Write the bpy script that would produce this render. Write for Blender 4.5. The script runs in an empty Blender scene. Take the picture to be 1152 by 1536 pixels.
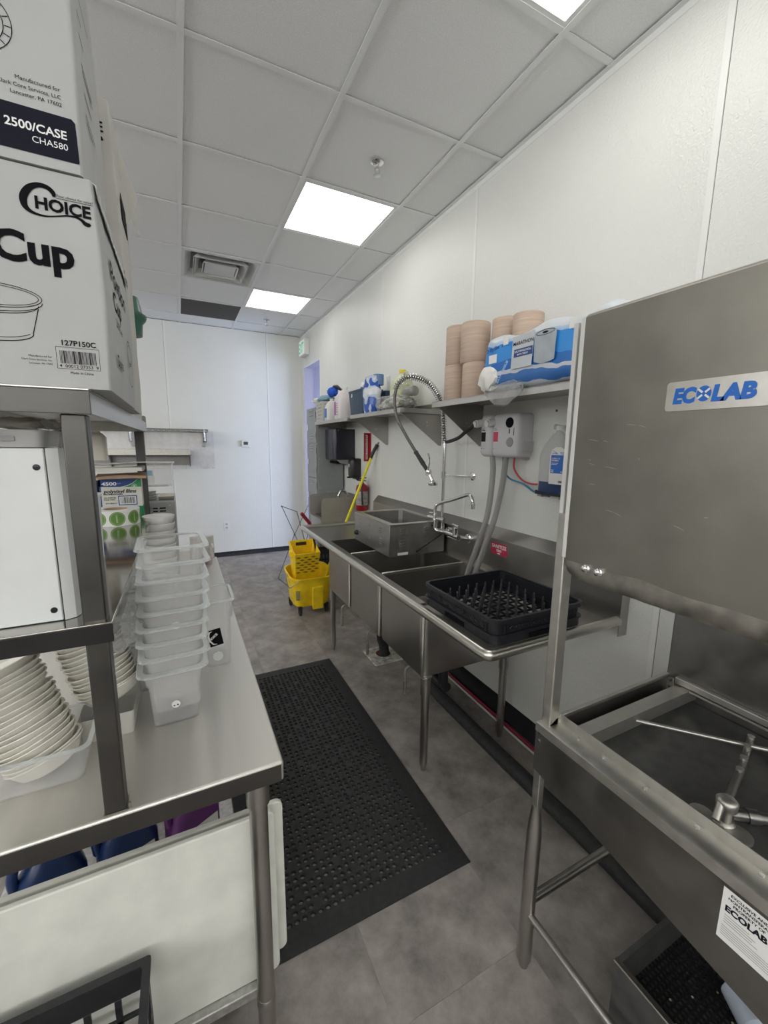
import bpy, bmesh, math, random
from mathutils import Vector, Matrix, noise
random.seed(7)
sc = bpy.context.scene
C = sc.collection
PI = math.pi

# ------------------------------------------------------------------ camera
CAM_H = 1.555
F_PX = 615.6                       # focal length in pixels of a 1152 px wide frame
YAW, PITCH, ROLL = math.radians(26.32), math.radians(9.304), math.radians(0.693)
fw = Vector((math.sin(YAW)*math.cos(PITCH), math.cos(YAW)*math.cos(PITCH), -math.sin(PITCH)))
rt = Vector((math.cos(YAW), -math.sin(YAW), 0))
up = rt.cross(fw)
rt2 = rt*math.cos(ROLL) + up*math.sin(ROLL)
up2 = -rt*math.sin(ROLL) + up*math.cos(ROLL)
cd = bpy.data.cameras.new('camera')
cam = bpy.data.objects.new('camera', cd)
C.objects.link(cam)
cam.matrix_world = Matrix((( rt2.x, up2.x, -fw.x, 0), (rt2.y, up2.y, -fw.y, 0), (rt2.z, up2.z, -fw.z, CAM_H), (0, 0, 0, 1)))
cd.sensor_fit = 'HORIZONTAL'
cd.sensor_width = 36
cd.lens = F_PX*36/1152
cd.clip_start = 0.02
sc.camera = cam

# ------------------------------------------------------------------ light and exposure
w = bpy.data.worlds.new('world')
sc.world = w
w.use_nodes = True
w.node_tree.nodes['Background'].inputs[0].default_value = (.62, .75, 1, 1)
w.node_tree.nodes['Background'].inputs[1].default_value = .3
PANEL_EMIT = 4.0                  # the recessed ceiling light panels, added unseen ones too
WINDOW_EMIT = 8.0                  # daylight window of the side corridor
FILL_EMIT = 4.2                   # unseen high windows added for fill, behind the camera and left
sc.view_settings.view_transform = 'Standard'
sc.view_settings.look = 'None'
sc.view_settings.gamma = 1
sc.view_settings.use_curve_mapping = False
sc.view_settings.exposure = 0.12
try:
    sc.cycles.transparent_max_bounces = 40
    sc.cycles.max_bounces = 14
    sc.cycles.diffuse_bounces = 6
    sc.cycles.glossy_bounces = 5
    sc.cycles.sample_clamp_indirect = 8
except Exception:
    pass

# ------------------------------------------------------------------ mesh helpers
class MB:
    def __init__(s):
        s.v, s.f, s.m, s.mi = [], [], [], 0
    def add(s, vs, fs):
        n = len(s.v)
        s.v += [tuple(p) for p in vs]
        s.f += [tuple(i+n for i in q) for q in fs]
        s.m += [s.mi]*len(fs)
        return s
    def box(s, x0, x1, y0, y1, z0, z1):
        vs = [(x, y, z) for z in (z0, z1) for y in (y0, y1) for x in (x0, x1)]
        return s.add(vs, [(0,2,3,1), (4,5,7,6), (0,1,5,4), (2,6,7,3), (0,4,6,2), (1,3,7,5)])
    def obox(s, c, a, b, d):
        c, a, b, d = Vector(c), Vector(a), Vector(b), Vector(d)
        vs = [c + a*i + b*j + d*k for k in (-1, 1) for j in (-1, 1) for i in (-1, 1)]
        return s.add(vs, [(0,2,3,1), (4,5,7,6), (0,1,5,4), (2,6,7,3), (0,4,6,2), (1,3,7,5)])
    def loft(s, rings, cap0=True, cap1=True, closed=False):
        k = len(rings[0])
        vs = [p for r in rings for p in r]
        fs = []
        n = len(rings)
        for i in range(n if closed else n-1):
            a, b = i*k, ((i+1) % n)*k
            for j in range(k):
                j2 = (j+1) % k
                fs.append((a+j, a+j2, b+j2, b+j))
        if not closed:
            if cap0: fs.append(tuple(reversed(range(k))))
            if cap1: fs.append(tuple(range((n-1)*k, n*k)))
        return s.add(vs, fs)
    def tube(s, pts, r, seg=8, closed=False, caps=True):
        pts = [Vector(p) for p in pts]
        n = len(pts)
        rs = list(r) if isinstance(r, (list, tuple)) else [r]*n
        rings = []
        t0 = None
        for i, p in enumerate(pts):
            if closed:
                t = pts[(i+1) % n] - pts[i-1]
            else:
                t = pts[min(i+1, n-1)] - pts[max(i-1, 0)]
            if t.length < 1e-9: t = t0 or Vector((0,0,1))
            t = t.normalized()
            if t0 is None:
                h = Vector((0,0,1)) if abs(t.z) < .9 else Vector((1,0,0))
                a = t.cross(h).normalized()
            else:
                a = (a - t*a.dot(t))
                a = a.normalized() if a.length > 1e-6 else t.orthogonal().normalized()
            b = t.cross(a)
            t0 = t
            rings.append([p + (a*math.cos(2*PI*j/seg) + b*math.sin(2*PI*j/seg))*rs[i] for j in range(seg)])
        return s.loft(rings, caps, caps, closed)
    def cyl(s, p0, p1, r, seg=16, r1=None):
        return s.tube([p0, p1], [r, r if r1 is None else r1], seg)
    def lathe(s, prof, c=(0,0,0), seg=24, ax=None):
        """prof: (radius, height) from one end to the other; ax: (a, b, axis) basis"""
        c = Vector(c)
        a, b, n = ax or (Vector((1,0,0)), Vector((0,1,0)), Vector((0,0,1)))
        rings = [[c + a*(max(r, 1e-4)*math.cos(2*PI*j/seg)) + b*(max(r, 1e-4)*math.sin(2*PI*j/seg)) + n*h for j in range(seg)] for r, h in prof]
        return s.loft(rings)
    def prism(s, poly, axis, a, b):
        """poly in the two other axes (order x,y,z without axis), extruded from a to b along axis"""
        def P(u, v, t):
            return {'x': (t, u, v), 'y': (u, t, v), 'z': (u, v, t)}[axis]
        return s.loft([[P(u, v, a) for u, v in poly], [P(u, v, b) for u, v in poly]])
    def vessel(s, outer, inner):
        """outer rings bottom to top then inner rings top to bottom: an open container with wall thickness"""
        return s.loft(outer + inner)

def rr(cx, cy, hx, hy, r, z, n=4):
    """rounded rectangle ring"""
    r = min(r, hx*.999, hy*.999)
    out = []
    for sx, sy, a0 in ((1,1,0), (-1,1,90), (-1,-1,180), (1,-1,270)):
        for k in range(n+1):
            a = math.radians(a0 + 90*k/n)
            out.append(Vector((cx + sx*(hx-r) + r*math.cos(a), cy + sy*(hy-r) + r*math.sin(a), z)))
    return out

def catmull(pts, n=8):
    P = [Vector(p) for p in pts]
    P = [P[0]*2 - P[1]] + P + [P[-1]*2 - P[-2]]
    out = []
    for i in range(1, len(P)-2):
        a, b, c, d = P[i-1:i+3]
        for k in range(n):
            t = k/n
            out.append(.5*((2*b) + (c-a)*t + (2*a-5*b+4*c-d)*t*t + (3*b-a-3*c+d)*t**3))
    out.append(P[-2].copy())
    return out

def wl(o):
    p = Vector((0,0,0))
    while o:
        p += o.location
        o = o.parent
    return p

def build(mb, name, mat, parent=None, bevel=0, ang=40, weld=False, seg=2, label=None, stuff=False):
    me = bpy.data.meshes.new(name)
    off = wl(parent)
    if parent is None:
        xs, ys, zs = zip(*mb.v)
        off = Vector(((min(xs)+max(xs))/2, (min(ys)+max(ys))/2, min(zs)))
    me.from_pydata([(x-off.x, y-off.y, z-off.z) for x, y, z in mb.v], [], mb.f)
    mats = mat if isinstance(mat, (list, tuple)) else [mat]
    for q in mats: me.materials.append(q)
    if len(mats) > 1: me.polygons.foreach_set('material_index', mb.m)
    bm = bmesh.new()
    bm.from_mesh(me)
    if weld: bmesh.ops.remove_doubles(bm, verts=bm.verts, dist=1e-5)
    bmesh.ops.recalc_face_normals(bm, faces=bm.faces)
    for f in bm.faces: f.smooth = True
    bm.to_mesh(me)
    bm.free()
    me.set_sharp_from_angle(angle=math.radians(ang))
    o = bpy.data.objects.new(name, me)
    C.objects.link(o)
    if parent is None: o.location = off
    else: o.parent = parent
    if bevel:
        b = o.modifiers.new('bevel', 'BEVEL')
        b.width = bevel
        b.segments = seg
        b.limit_method = 'ANGLE'
        b.angle_limit = math.radians(40)
    if label: o['label'] = label
    if stuff: o['kind'] = 'stuff'
    return o

def tag(o, label, cat, group=None):
    o['label'] = label
    o['category'] = cat
    if group: o['group'] = group
    return o

def thing(name, label, cat, loc=(0,0,0), group=None):
    o = bpy.data.objects.new(name, None)
    C.objects.link(o)
    o.location = loc
    o.empty_display_size = .05
    return tag(o, label, cat, group)

def single(mb, name, mat, label, cat, group=None, **k):
    return tag(build(mb, name, mat, None, **k), label, cat, group)

def struct(mb, name, mat, parent=None, **k):
    o = build(mb, name, mat, parent, **k)
    if parent is None: o['kind'] = 'structure'
    return o

def dup(o, parent=None, loc=None, label=None):
    c = o.copy()
    C.objects.link(c)
    c.parent = parent
    for ch in list(o.children): dup(ch, c)
    if loc is not None: c.location = loc
    if label: c['label'] = label
    return c

def text(name, body, o, r, u, mat, parent, size=.02, width=None, height=None, align='CENTER', bold=0, shear=0, eps=.0006, label=None):
    """flat lettering; o: anchor point (baseline), r/u: reading and up directions"""
    cu = bpy.data.curves.new('t', 'FONT')
    cu.body = body
    cu.size = 1
    cu.align_x = 'LEFT'
    cu.offset = bold
    cu.shear = shear
    cu.resolution_u = 3
    ob = bpy.data.objects.new('t', cu)
    C.objects.link(ob)
    dg = bpy.context.evaluated_depsgraph_get()
    me = bpy.data.meshes.new_from_object(ob.evaluated_get(dg))
    bpy.data.objects.remove(ob)
    xs = [v.co.x for v in me.vertices]
    ys = [v.co.y for v in me.vertices]
    if not xs: return None
    sx = sy = size
    if width: sx = width/(max(xs)-min(xs)); sy = sx if not height else sy
    if height: sy = height/(max(ys)-max(0, min(ys)) if min(ys) > -.02 else .73)
    if height and not width: sx = sy
    w_ = (max(xs)-min(xs))*sx
    x0 = {'CENTER': -w_/2, 'LEFT': 0, 'RIGHT': -w_}[align]
    o, r, u = Vector(o), Vector(r).normalized(), Vector(u).normalized()
    n = r.cross(u)
    off = wl(parent)
    for v in me.vertices:
        v.co = o + r*((v.co.x-min(xs))*sx + x0) + u*(v.co.y*sy) + n*eps - off
    me.materials.clear()
    me.materials.append(mat)
    me.name = name
    ob = bpy.data.objects.new(name, me)
    C.objects.link(ob)
    ob.parent = parent
    if label: ob['label'] = label
    return ob

class Flat(MB):
    """flat print on a plane: o origin, r right, u up"""
    def __init__(s, o, r, u, eps=.0004):
        MB.__init__(s)
        s.o, s.r, s.u = Vector(o), Vector(r).normalized(), Vector(u).normalized()
        s.n = s.r.cross(s.u)*eps
    def P(s, a, b): return s.o + s.r*a + s.u*b + s.n
    def poly(s, pts): return s.add([s.P(a, b) for a, b in pts], [tuple(range(len(pts)))])
    def rect(s, a0, a1, b0, b1): return s.poly([(a0,b0), (a1,b0), (a1,b1), (a0,b1)])
    def stroke(s, pts, w, closed=False):
        n = len(pts)
        ws = w if isinstance(w, (list, tuple)) else [w]*n
        L, R = [], []
        for i in range(n):
            if closed: q, p = pts[(i+1) % n], pts[i-1]
            else: q, p = pts[min(i+1, n-1)], pts[max(i-1, 0)]
            dx, dy = q[0]-p[0], q[1]-p[1]
            l = math.hypot(dx, dy) or 1
            nx, ny = -dy/l*ws[i]/2, dx/l*ws[i]/2
            L.append(s.P(pts[i][0]+nx, pts[i][1]+ny))
            R.append(s.P(pts[i][0]-nx, pts[i][1]-ny))
        fs = [(i, (i+1) % n, n+(i+1) % n, n+i) for i in range(n if closed else n-1)]
        return s.add(L+R, fs)
    def ell(s, cx, cy, rx, ry, w, a0=0, a1=360, n=28, rot=0):
        c, q = math.cos(math.radians(rot)), math.sin(math.radians(rot))
        pts = []
        full = abs(a1-a0) >= 360
        for k in range(n + (0 if full else 1)):
            a = math.radians(a0 + (a1-a0)*k/n)
            x, y = rx*math.cos(a), ry*math.sin(a)
            pts.append((cx + c*x - q*y, cy + q*x + c*y))
        return s.stroke(pts, w, full)
    def disc(s, cx, cy, rx, ry, n=20):
        return s.poly([(cx + rx*math.cos(2*PI*k/n), cy + ry*math.sin(2*PI*k/n)) for k in range(n)])
    def bars(s, a0, a1, b0, b1, n=26, seed=1):
        rnd = random.Random(seed)
        x = a0
        st = (a1-a0)/n
        for k in range(n):
            s.rect(a0+k*st, a0+k*st+st*rnd.choice((.3, .45, .7)), b0, b1)
        return s

def sm(pts, ws, n=5):
    P = catmull([(x, y, w*10) for (x, y), w in zip(pts, ws)], n)
    return [(p.x, p.y) for p in P], [max(p.z/10, .0002) for p in P]

def nth(k):
    words = ('first', 'second', 'third', 'fourth', 'fifth', 'sixth', 'seventh', 'eighth', 'ninth', 'tenth', 'eleventh', 'twelfth', 'thirteenth', 'fourteenth', 'fifteenth', 'sixteenth', 'seventeenth', 'eighteenth', 'nineteenth', 'twentieth')
    return words[k]

X, Y, Z = Vector((1,0,0)), Vector((0,1,0)), Vector((0,0,1))

# ------------------------------------------------------------------ materials
def M(name, col, rough=.5, metal=0, var=0, vs=20, bump=0, bs=120, stretch=None, spec=.5, rvar=0, emit=0, alpha=1, rand=0, sss=0, detail=4, nr=.5, bd=.002):
    m = bpy.data.materials.new(name)
    m.use_nodes = True
    nt = m.node_tree
    p = nt.nodes['Principled BSDF']
    p.inputs['Base Color'].default_value = (*col, 1)
    p.inputs['Roughness'].default_value = rough
    p.inputs['Metallic'].default_value = metal
    p.inputs['Specular IOR Level'].default_value = spec
    if emit:
        p.inputs['Emission Color'].default_value = (*col, 1)
        p.inputs['Emission Strength'].default_value = emit
    if sss:
        p.inputs['Subsurface Weight'].default_value = sss
        p.inputs['Subsurface Radius'].default_value = (.02, .02, .02)
    L = nt.links.new
    if var or bump or rvar or rand:
        tc = nt.nodes.new('ShaderNodeTexCoord')
        mp = nt.nodes.new('ShaderNodeMapping')
        L(tc.outputs['Object'], mp.inputs[0])
        if stretch: mp.inputs['Scale'].default_value = stretch
        n = nt.nodes.new('ShaderNodeTexNoise')
        n.inputs['Scale'].default_value = vs
        n.inputs['Detail'].default_value = detail
        n.inputs['Roughness'].default_value = nr
        L(mp.outputs[0], n.inputs['Vector'])
        if var or rand:
            mr = nt.nodes.new('ShaderNodeMapRange')
            mr.inputs[1].default_value, mr.inputs[2].default_value = .3, .7
            mr.inputs[3].default_value, mr.inputs[4].default_value = 1-var, 1+var
            L(n.outputs[0], mr.inputs[0])
            fac = mr.outputs[0]
            if rand:
                oi = nt.nodes.new('ShaderNodeObjectInfo')
                m2 = nt.nodes.new('ShaderNodeMapRange')
                m2.inputs[3].default_value, m2.inputs[4].default_value = 1-rand, 1+rand
                L(oi.outputs['Random'], m2.inputs[0])
                mu = nt.nodes.new('ShaderNodeMath')
                mu.operation = 'MULTIPLY'
                L(mr.outputs[0], mu.inputs[0])
                L(m2.outputs[0], mu.inputs[1])
                fac = mu.outputs[0]
            vm = nt.nodes.new('ShaderNodeVectorMath')
            vm.operation = 'SCALE'
            vm.inputs[0].default_value = col
            L(fac, vm.inputs['Scale'])
            L(vm.outputs[0], p.inputs['Base Color'])
        if rvar:
            r2 = nt.nodes.new('ShaderNodeMapRange')
            r2.inputs[1].default_value, r2.inputs[2].default_value = .3, .7
            r2.inputs[3].default_value, r2.inputs[4].default_value = max(.05, rough-rvar), rough+rvar
            L(n.outputs[0], r2.inputs[0])
            L(r2.outputs[0], p.inputs['Roughness'])
        if bump:
            nb = nt.nodes.new('ShaderNodeTexNoise')
            nb.inputs['Scale'].default_value = bs
            nb.inputs['Detail'].default_value = 2
            L(mp.outputs[0], nb.inputs['Vector'])
            b = nt.nodes.new('ShaderNodeBump')
            b.inputs['Strength'].default_value = bump
            b.inputs['Distance'].default_value = bd
            L(nb.outputs[0], b.inputs['Height'])
            L(b.outputs[0], p.inputs['Normal'])
    return m

def clear(name, col=(.9,.92,.92), base=.12, edge=.6, rough=.12, tint=(.96,.97,.97), bump=0, bs=30):
    """thin clear plastic: see-through with a glossy skin that grows towards grazing angles"""
    m = bpy.data.materials.new(name)
    m.use_nodes = True
    nt = m.node_tree
    p = nt.nodes['Principled BSDF']
    p.inputs['Base Color'].default_value = (*col, 1)
    p.inputs['Roughness'].default_value = rough
    t = nt.nodes.new('ShaderNodeBsdfTransparent')
    t.inputs[0].default_value = (*tint, 1)
    lw = nt.nodes.new('ShaderNodeLayerWeight')
    lw.inputs[0].default_value = .35
    mr = nt.nodes.new('ShaderNodeMapRange')
    mr.inputs[3].default_value, mr.inputs[4].default_value = base, edge
    mx = nt.nodes.new('ShaderNodeMixShader')
    L = nt.links.new
    L(lw.outputs['Facing'], mr.inputs[0])
    L(mr.outputs[0], mx.inputs[0])
    L(t.outputs[0], mx.inputs[1])
    L(p.outputs[0], mx.inputs[2])
    L(mx.outputs[0], nt.nodes['Material Output'].inputs[0])
    if bump:
        n = nt.nodes.new('ShaderNodeTexNoise')
        n.inputs['Scale'].default_value = bs
        b = nt.nodes.new('ShaderNodeBump')
        b.inputs['Strength'].default_value = bump
        b.inputs['Distance'].default_value = .01
        L(n.outputs[0], b.inputs['Height'])
        L(b.outputs[0], p.inputs['Normal'])
    return m

frp = M('frp_wall', (.725, .73, .70), .34, var=.015, vs=3, bump=.8, bs=135, spec=.5, bd=.003)
trim_m = M('wall_trim', (.77, .775, .755), .4)
tile_m = M('ceiling_tile', (.83, .84, .845), .95, var=.06, vs=240, bump=.35, bs=260, rand=.012)
grid_m = M('ceiling_grid', (.82, .83, .835), .6)
lav_m = M('corridor_paint', (.40, .375, .44), .7, var=.02)
base_m = M('black_cove_base', (.012, .013, .017), .5, var=.2)
floor_m = M('vinyl_floor', (.285, .258, .24), .5, var=.50, vs=6, bump=.3, bs=220, rand=.03, rvar=.1, detail=15, nr=.66)
steel = M('stainless', (.44, .425, .40), .36, 1, var=.06, vs=6, rvar=.05)
steel_b = M('stainless_brushed', (.56, .545, .515), .40, 1, var=.05, vs=30, rvar=.07, stretch=(1, .03, 1), bump=.05, bs=300)
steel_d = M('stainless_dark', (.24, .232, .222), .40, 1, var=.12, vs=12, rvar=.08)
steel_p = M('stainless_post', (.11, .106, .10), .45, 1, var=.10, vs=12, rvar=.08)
steel_k = M('shelf_lip_dark_reflection', (.03, .029, .028), .5, .6, var=.1, vs=12)  # steel darkened in colour, as if reflecting the dark room
hood_m = M('stainless_hood', (.30, .285, .255), .5, 1, var=.10, vs=11, rvar=.03, detail=10)
steel_w = M('steel_worn', (.56, .545, .51), .45, 1, var=.07, vs=40, rvar=.05, detail=8)
steel_t = M('table_steel', (.66, .645, .605), .42, .8, var=.06, vs=26, rvar=.07, stretch=(1, .04, 1), bump=.05, bs=300)
steel_m = M('shelf_mirror_steel', (.46, .445, .42), .11, 1, var=.06, vs=9, rvar=.04)
alu = M('rolled_rim_steel', (.60, .58, .53), .30, 1, var=.03, vs=5)
chrome = M('chrome', (.72, .72, .72), .12, 1)
galv = M('galvanised', (.5, .5, .49), .45, .8, var=.2, vs=60)
shelf_edge = M('shelf_steel', (.52, .51, .49), .4, 1, var=.08, vs=18, rvar=.08)
black_p = M('black_plastic', (.018, .019, .022), .42, var=.2, vs=30)
rack_m = M('rack_plastic', (.013, .014, .019), .4, var=.2, vs=25)
peg_m = M('peg_plastic', (.045, .046, .052), .3)
rubber = M('black_rubber', (.022, .022, .023), .72, var=.3, vs=60, bump=.2, bs=200)
white_p = M('white_plastic', (.72, .72, .70), .4, var=.03)
offw_p = M('cream_plastic', (.72, .69, .60), .45, var=.03)
cutb_m = M('cutting_board', (.74, .745, .69), .5, var=.09, vs=10, bump=.15, bs=90, sss=.1, detail=6)
carton_m = M('white_carton', (.43, .435, .435), .75, var=.035, vs=9, bump=.1, bs=60)
carton_w = M('warm_carton', (.50, .49, .455), .75, var=.04, vs=12, bump=.12, bs=50)
kraft = M('kraft_card', (.42, .29, .19), .8, var=.1)
paper = M('paper', (.72, .70, .65), .85, var=.04)
ink = M('black_ink', (.006, .006, .008), .8, spec=.1)
inkblue = M('ink_blue_black', (.010, .011, .020), .75, spec=.15)
whiteink = M('white_ink', (.8, .8, .8), .6)
towel_m = M('kraft_towel', (.52, .40, .32), .9, var=.12, vs=9, stretch=(.6, .6, 14), bump=.5, bs=14)
yellow = M('yellow_plastic', (.95, .66, .012), .38, var=.12, vs=14)
yellow2 = M('yellow_handle', (.82, .74, .02), .35)
red_m = M('red_paint', (.33, .012, .022), .3)
red_g = M('red_grip', (.26, .012, .03), .45)
pink_s = M('sanitize_red', (.50, .03, .075), .5)
blue_lbl = M('label_blue', (.02, .15, .55), .45)
eco_blue = M('logo_blue', (.012, .13, .52), .4)
navy_p = M('navy_plastic', (.022, .052, .095), .45, var=.1)
navy_d = M('dispenser_navy', (.016, .018, .03), .28, var=.1)
grey_p = M('grey_plastic', (.30, .295, .305), .45, var=.03)
lgrey_p = M('light_grey_plastic', (.50, .495, .50), .45, var=.03)
locker_m = M('locker_grey', (.26, .275, .275), .45, var=.04)
hose_g = M('grey_hose', (.45, .44, .43), .35, var=.08, vs=12)
green_t = M('teal_plastic', (.045, .14, .10), .35, var=.06)
green_l = M('label_green', (.13, .26, .055), .55)
green_b = M('box_green', (.02, .26, .09), .5)
blue_b = M('box_blue', (.015, .06, .24), .5)
rust_m = M('rusty_drain', (.50, .48, .43), .7, var=.5, vs=22, bump=.4, bs=60, detail=8)
rust_r = M('rust_red', (.12, .04, .02), .9, var=.4, vs=40)
exit_g = M('exit_green', (.05, .42, .22), .5, emit=.35)
frost = M('frosted_plastic', (.62, .63, .62), .4, sss=.1)
bowl_m = M('paper_bowl', (.82, .795, .73), .8, var=.03)
purple = M('purple_bottle', (.13, .03, .16), .3)
bottle_b = M('blue_bottle', (.012, .035, .13), .3)
label_w = M('label_white', (.78, .78, .77), .55, var=.02)
pan_c = clear('clear_polycarbonate', (.90,.90,.90), .045, .5, .10, (.975,.975,.975))
pan_rim = clear('clear_polycarbonate_rim', (.82,.84,.84), .16, .85, .08, (.93,.95,.95))
film = clear('plastic_film', (.88,.88,.87), .16, .65, .18, (.97,.97,.97), .9, 34)
film_l = clear('thin_film', (.86,.87,.86), .06, .45, .18, (.97,.97,.97), .9, 34)
jug_c = clear('milky_jug', (.74,.75,.74), .55, .8, .3, (.8,.82,.84))
jug_y = clear('yellowish_jug', (.72,.74,.52), .6, .8, .3, (.85,.87,.7))
glass_c = clear('window_glass', (.8,.85,.9), .05, .4, .05)
# ------------------------------------------------------------------ room
XR, XL, YB, YF, ZC = 1.594, -4.1866, 5.918, -3.0145, 3.007
D0, D1, DH = 5.02, 5.742, 2.58                 # doorway in the right wall
GX, GY, CELL = 0.0934, 1.8755, 0.6112          # ceiling grid origin and pitch

fl = MB().box(XL-.1, 3.5, YF-.1, YB+.1, -.08, -.004)
floor_o = struct(fl, 'floor', M('floor_joint', (.15, .14, .13), .8))
ft = MB().box(-.2282, .2282, -.4569, .4569, -.004, 0)
tile0 = None
nx, ny = 9, 9
for i in range(-9, 4):
    for j in range(-4, 7):
        x, y = .2+.457*i, .75+.9144*j - (.457 if i % 2 else 0)
        if x < XL-.05 or x > XR+.15: continue
        if tile0 is None:
            tile0 = build(ft, 'floor_tile', floor_m, floor_o)
            tile0.location = (x-floor_o.location.x, y-floor_o.location.y, -floor_o.location.z)
            for v in tile0.data.vertices: v.co += floor_o.location
        else:
            t = dup(tile0, floor_o, (x-floor_o.location.x, y-floor_o.location.y, -floor_o.location.z))
            t.name = 'floor_tile'

wr = MB().box(XR, XR+.12, YF-.1, D0, 0, 3.06).box(XR, XR+.12, D1, YB+.12, 0, 3.06).box(XR, XR+.12, D0, D1, DH, 3.06)
sub_m = M('substrate_gap_shade', (.16, .16, .155), .8)  # dark colour paints the shadow lines in the panel gaps
wall_right = struct(wr, 'wall_right', sub_m)
build(MB().box(XR-.002, XR+.122, D1-.002, D1, 0, DH).box(XR-.002, XR+.122, D0, D0+.002, 0, DH).box(XR-.002, XR+.122, D0+.002, D1-.002, DH-.002, DH), 'doorway_lining', lav_m, wall_right)
seams = [.866+1.2136*k for k in range(-3, 5)]
edges = [YF] + seams + [YB]
for a, b in zip(edges, edges[1:]):
    a2, b2 = (a+.009 if a > YF else a), (b-.0125 if b < YB else b)
    if b2-a2 < .02: continue
    if a2 < D0 < b2:
        if b2 < D1: poly = [(a2,.0), (D0,.0), (D0,DH), (b2,DH), (b2,ZC), (a2,ZC)]
        else: poly = [(a2,.0), (D0,.0), (D0,DH), (D1,DH), (D1,.0), (b2,.0), (b2,ZC), (a2,ZC)]
    elif D0 <= a2 < D1: poly = [(a2,DH), (D1,DH), (D1,0), (b2,0), (b2,ZC), (a2,ZC)]
    else: poly = [(a2,0), (b2,0), (b2,ZC), (a2,ZC)]
    build(MB().prism(poly, 'x', XR-.003, XR), 'wall_panel', frp, wall_right)
for s_ in seams:
    z0 = DH if D0 < s_ < D1 else 0
    build(MB().prism([(XR-.0036, s_-.009), (XR-.0036, s_+.011), (XR-.001, s_+.012), (XR-.001, s_-.010)], 'z', z0, ZC), 'seam_strip', trim_m, wall_right)
build(MB().box(XR-.006, XR+.01, D0-.012, D0+.004, 0, DH).box(XR-.006, XR+.01, D0-.012, D1+.01, DH-.004, DH+.012), 'doorway_edge', trim_m, wall_right)

wb = MB().box(XL-.1, 3.5, YB, YB+.12, 0, 3.06)
wall_back = struct(wb, 'wall_back', sub_m)
bse = [1.137-1.222*k for k in range(5)]
ed = [XL]+sorted(bse)+[XR]
for a, b in zip(ed, ed[1:]):
    if b-a < .05: continue
    build(MB().box((a+.009 if a > XL else a), (b-.0125 if b < XR else b-.003), YB-.003, YB, 0, ZC), 'wall_panel', frp, wall_back)
for s_ in bse:
    build(MB().prism([(s_-.010, YB-.001), (s_-.009, YB-.0036), (s_+.011, YB-.0036), (s_+.012, YB-.001)], 'z', 0, ZC), 'seam_strip', trim_m, wall_back)
LW0, LW1, FW0, FW1, WZ0, WZ1 = -2.4, 4.8, -3.6, 1.0, 1.85, 2.9
struct(MB().box(XL-.12, XL, YF-.1, LW0, 0, 3.06).box(XL-.12, XL, LW1, YB, 0, 3.06).box(XL-.12, XL, LW0, LW1, 0, WZ0).box(XL-.12, XL, LW0, LW1, WZ1, 3.06), 'wall_left', M('kitchen_wall_grey', (.30, .30, .29), .6))
struct(MB().box(XL, FW0, YF-.12, YF, 0, 3.06).box(FW1, XR, YF-.12, YF, 0, 3.06).box(FW0, FW1, YF-.12, YF, 0, WZ0).box(FW0, FW1, YF-.12, YF, WZ1, 3.06), 'wall_front', bpy.data.materials['kitchen_wall_grey'])
fill_m = M('fill_glow', (.98, .985, .97), .5, emit=FILL_EMIT)  # glowing panes added to even out the room light
w2 = struct(MB().box(XL-.08, XL-.02, LW0, LW1, WZ0, WZ0+.05).box(XL-.08, XL-.02, LW0, LW1, WZ1-.05, WZ1), 'fill_window_left', alu)  # unseen window added as fill light from the left
w3 = struct(MB().box(FW0, FW1, YF-.08, YF-.02, WZ0, WZ0+.05).box(FW0, FW1, YF-.08, YF-.02, WZ1-.05, WZ1), 'fill_window_front', alu)  # second added fill window, out of view behind the camera
for k in range(6):
    a = LW0+(LW1-LW0)*k/6; b = LW0+(LW1-LW0)*(k+1)/6
    build(MB().box(XL-.055, XL-.05, a+.025, b-.025, WZ0+.05, WZ1-.05), 'pane', fill_m, w2)
    build(MB().box(XL-.08, XL-.02, a, a+.025, WZ0+.05, WZ1-.05).box(XL-.08, XL-.02, b-.025, b, WZ0+.05, WZ1-.05), 'fill_mullion', alu, w2)
for k in range(4):
    a = FW0+(FW1-FW0)*k/4; b = FW0+(FW1-FW0)*(k+1)/4
    build(MB().box(a+.025, b-.025, YF-.055, YF-.05, WZ0+.05, WZ1-.05), 'pane', fill_m, w3)
    build(MB().box(a, a+.025, YF-.08, YF-.02, WZ0+.05, WZ1-.05).box(b-.025, b, YF-.08, YF-.02, WZ0+.05, WZ1-.05), 'fill_mullion', alu, w3)
# corridor beyond the doorway
struct(MB().box(3.4, 3.5, 2.9, 3.35, 0, 2.9).box(3.4, 3.5, 5.2, YB, 0, 2.9).box(3.4, 3.5, 3.35, 5.2, 2.4, 2.9).box(3.4, 3.5, 3.35, 5.2, 0, .1), 'wall_corridor_right', lav_m)
struct(MB().box(XR+.12, 3.5, 2.8, 2.9, 0, 2.9), 'wall_corridor_front', lav_m)
struct(MB().box(XR+.121, 3.4, YB-.004, YB-.0005, 0, 2.85), 'wall_corridor_back', lav_m)
struct(MB().box(XR+.12, 3.5, 2.8, YB, 2.75, 2.85), 'ceiling_corridor', lav_m)
win = struct(MB().box(3.40, 3.46, 3.35, 3.39, .1, 2.4).box(3.40, 3.46, 5.16, 5.2, .1, 2.4).box(3.40, 3.46, 3.39, 5.16, .1, .14).box(3.40, 3.46, 3.39, 5.16, 2.36, 2.4).box(3.40, 3.46, 4.25, 4.29, .14, 2.36), 'window_1', alu)
day = M('daylight_pane', (.60, .72, 1.0), .5, emit=WINDOW_EMIT)
for a, b in ((3.39, 4.25), (4.29, 5.16)):
    build(MB().box(3.42, 3.43, a, b, .14, 2.36), 'pane', day, win)

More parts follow.
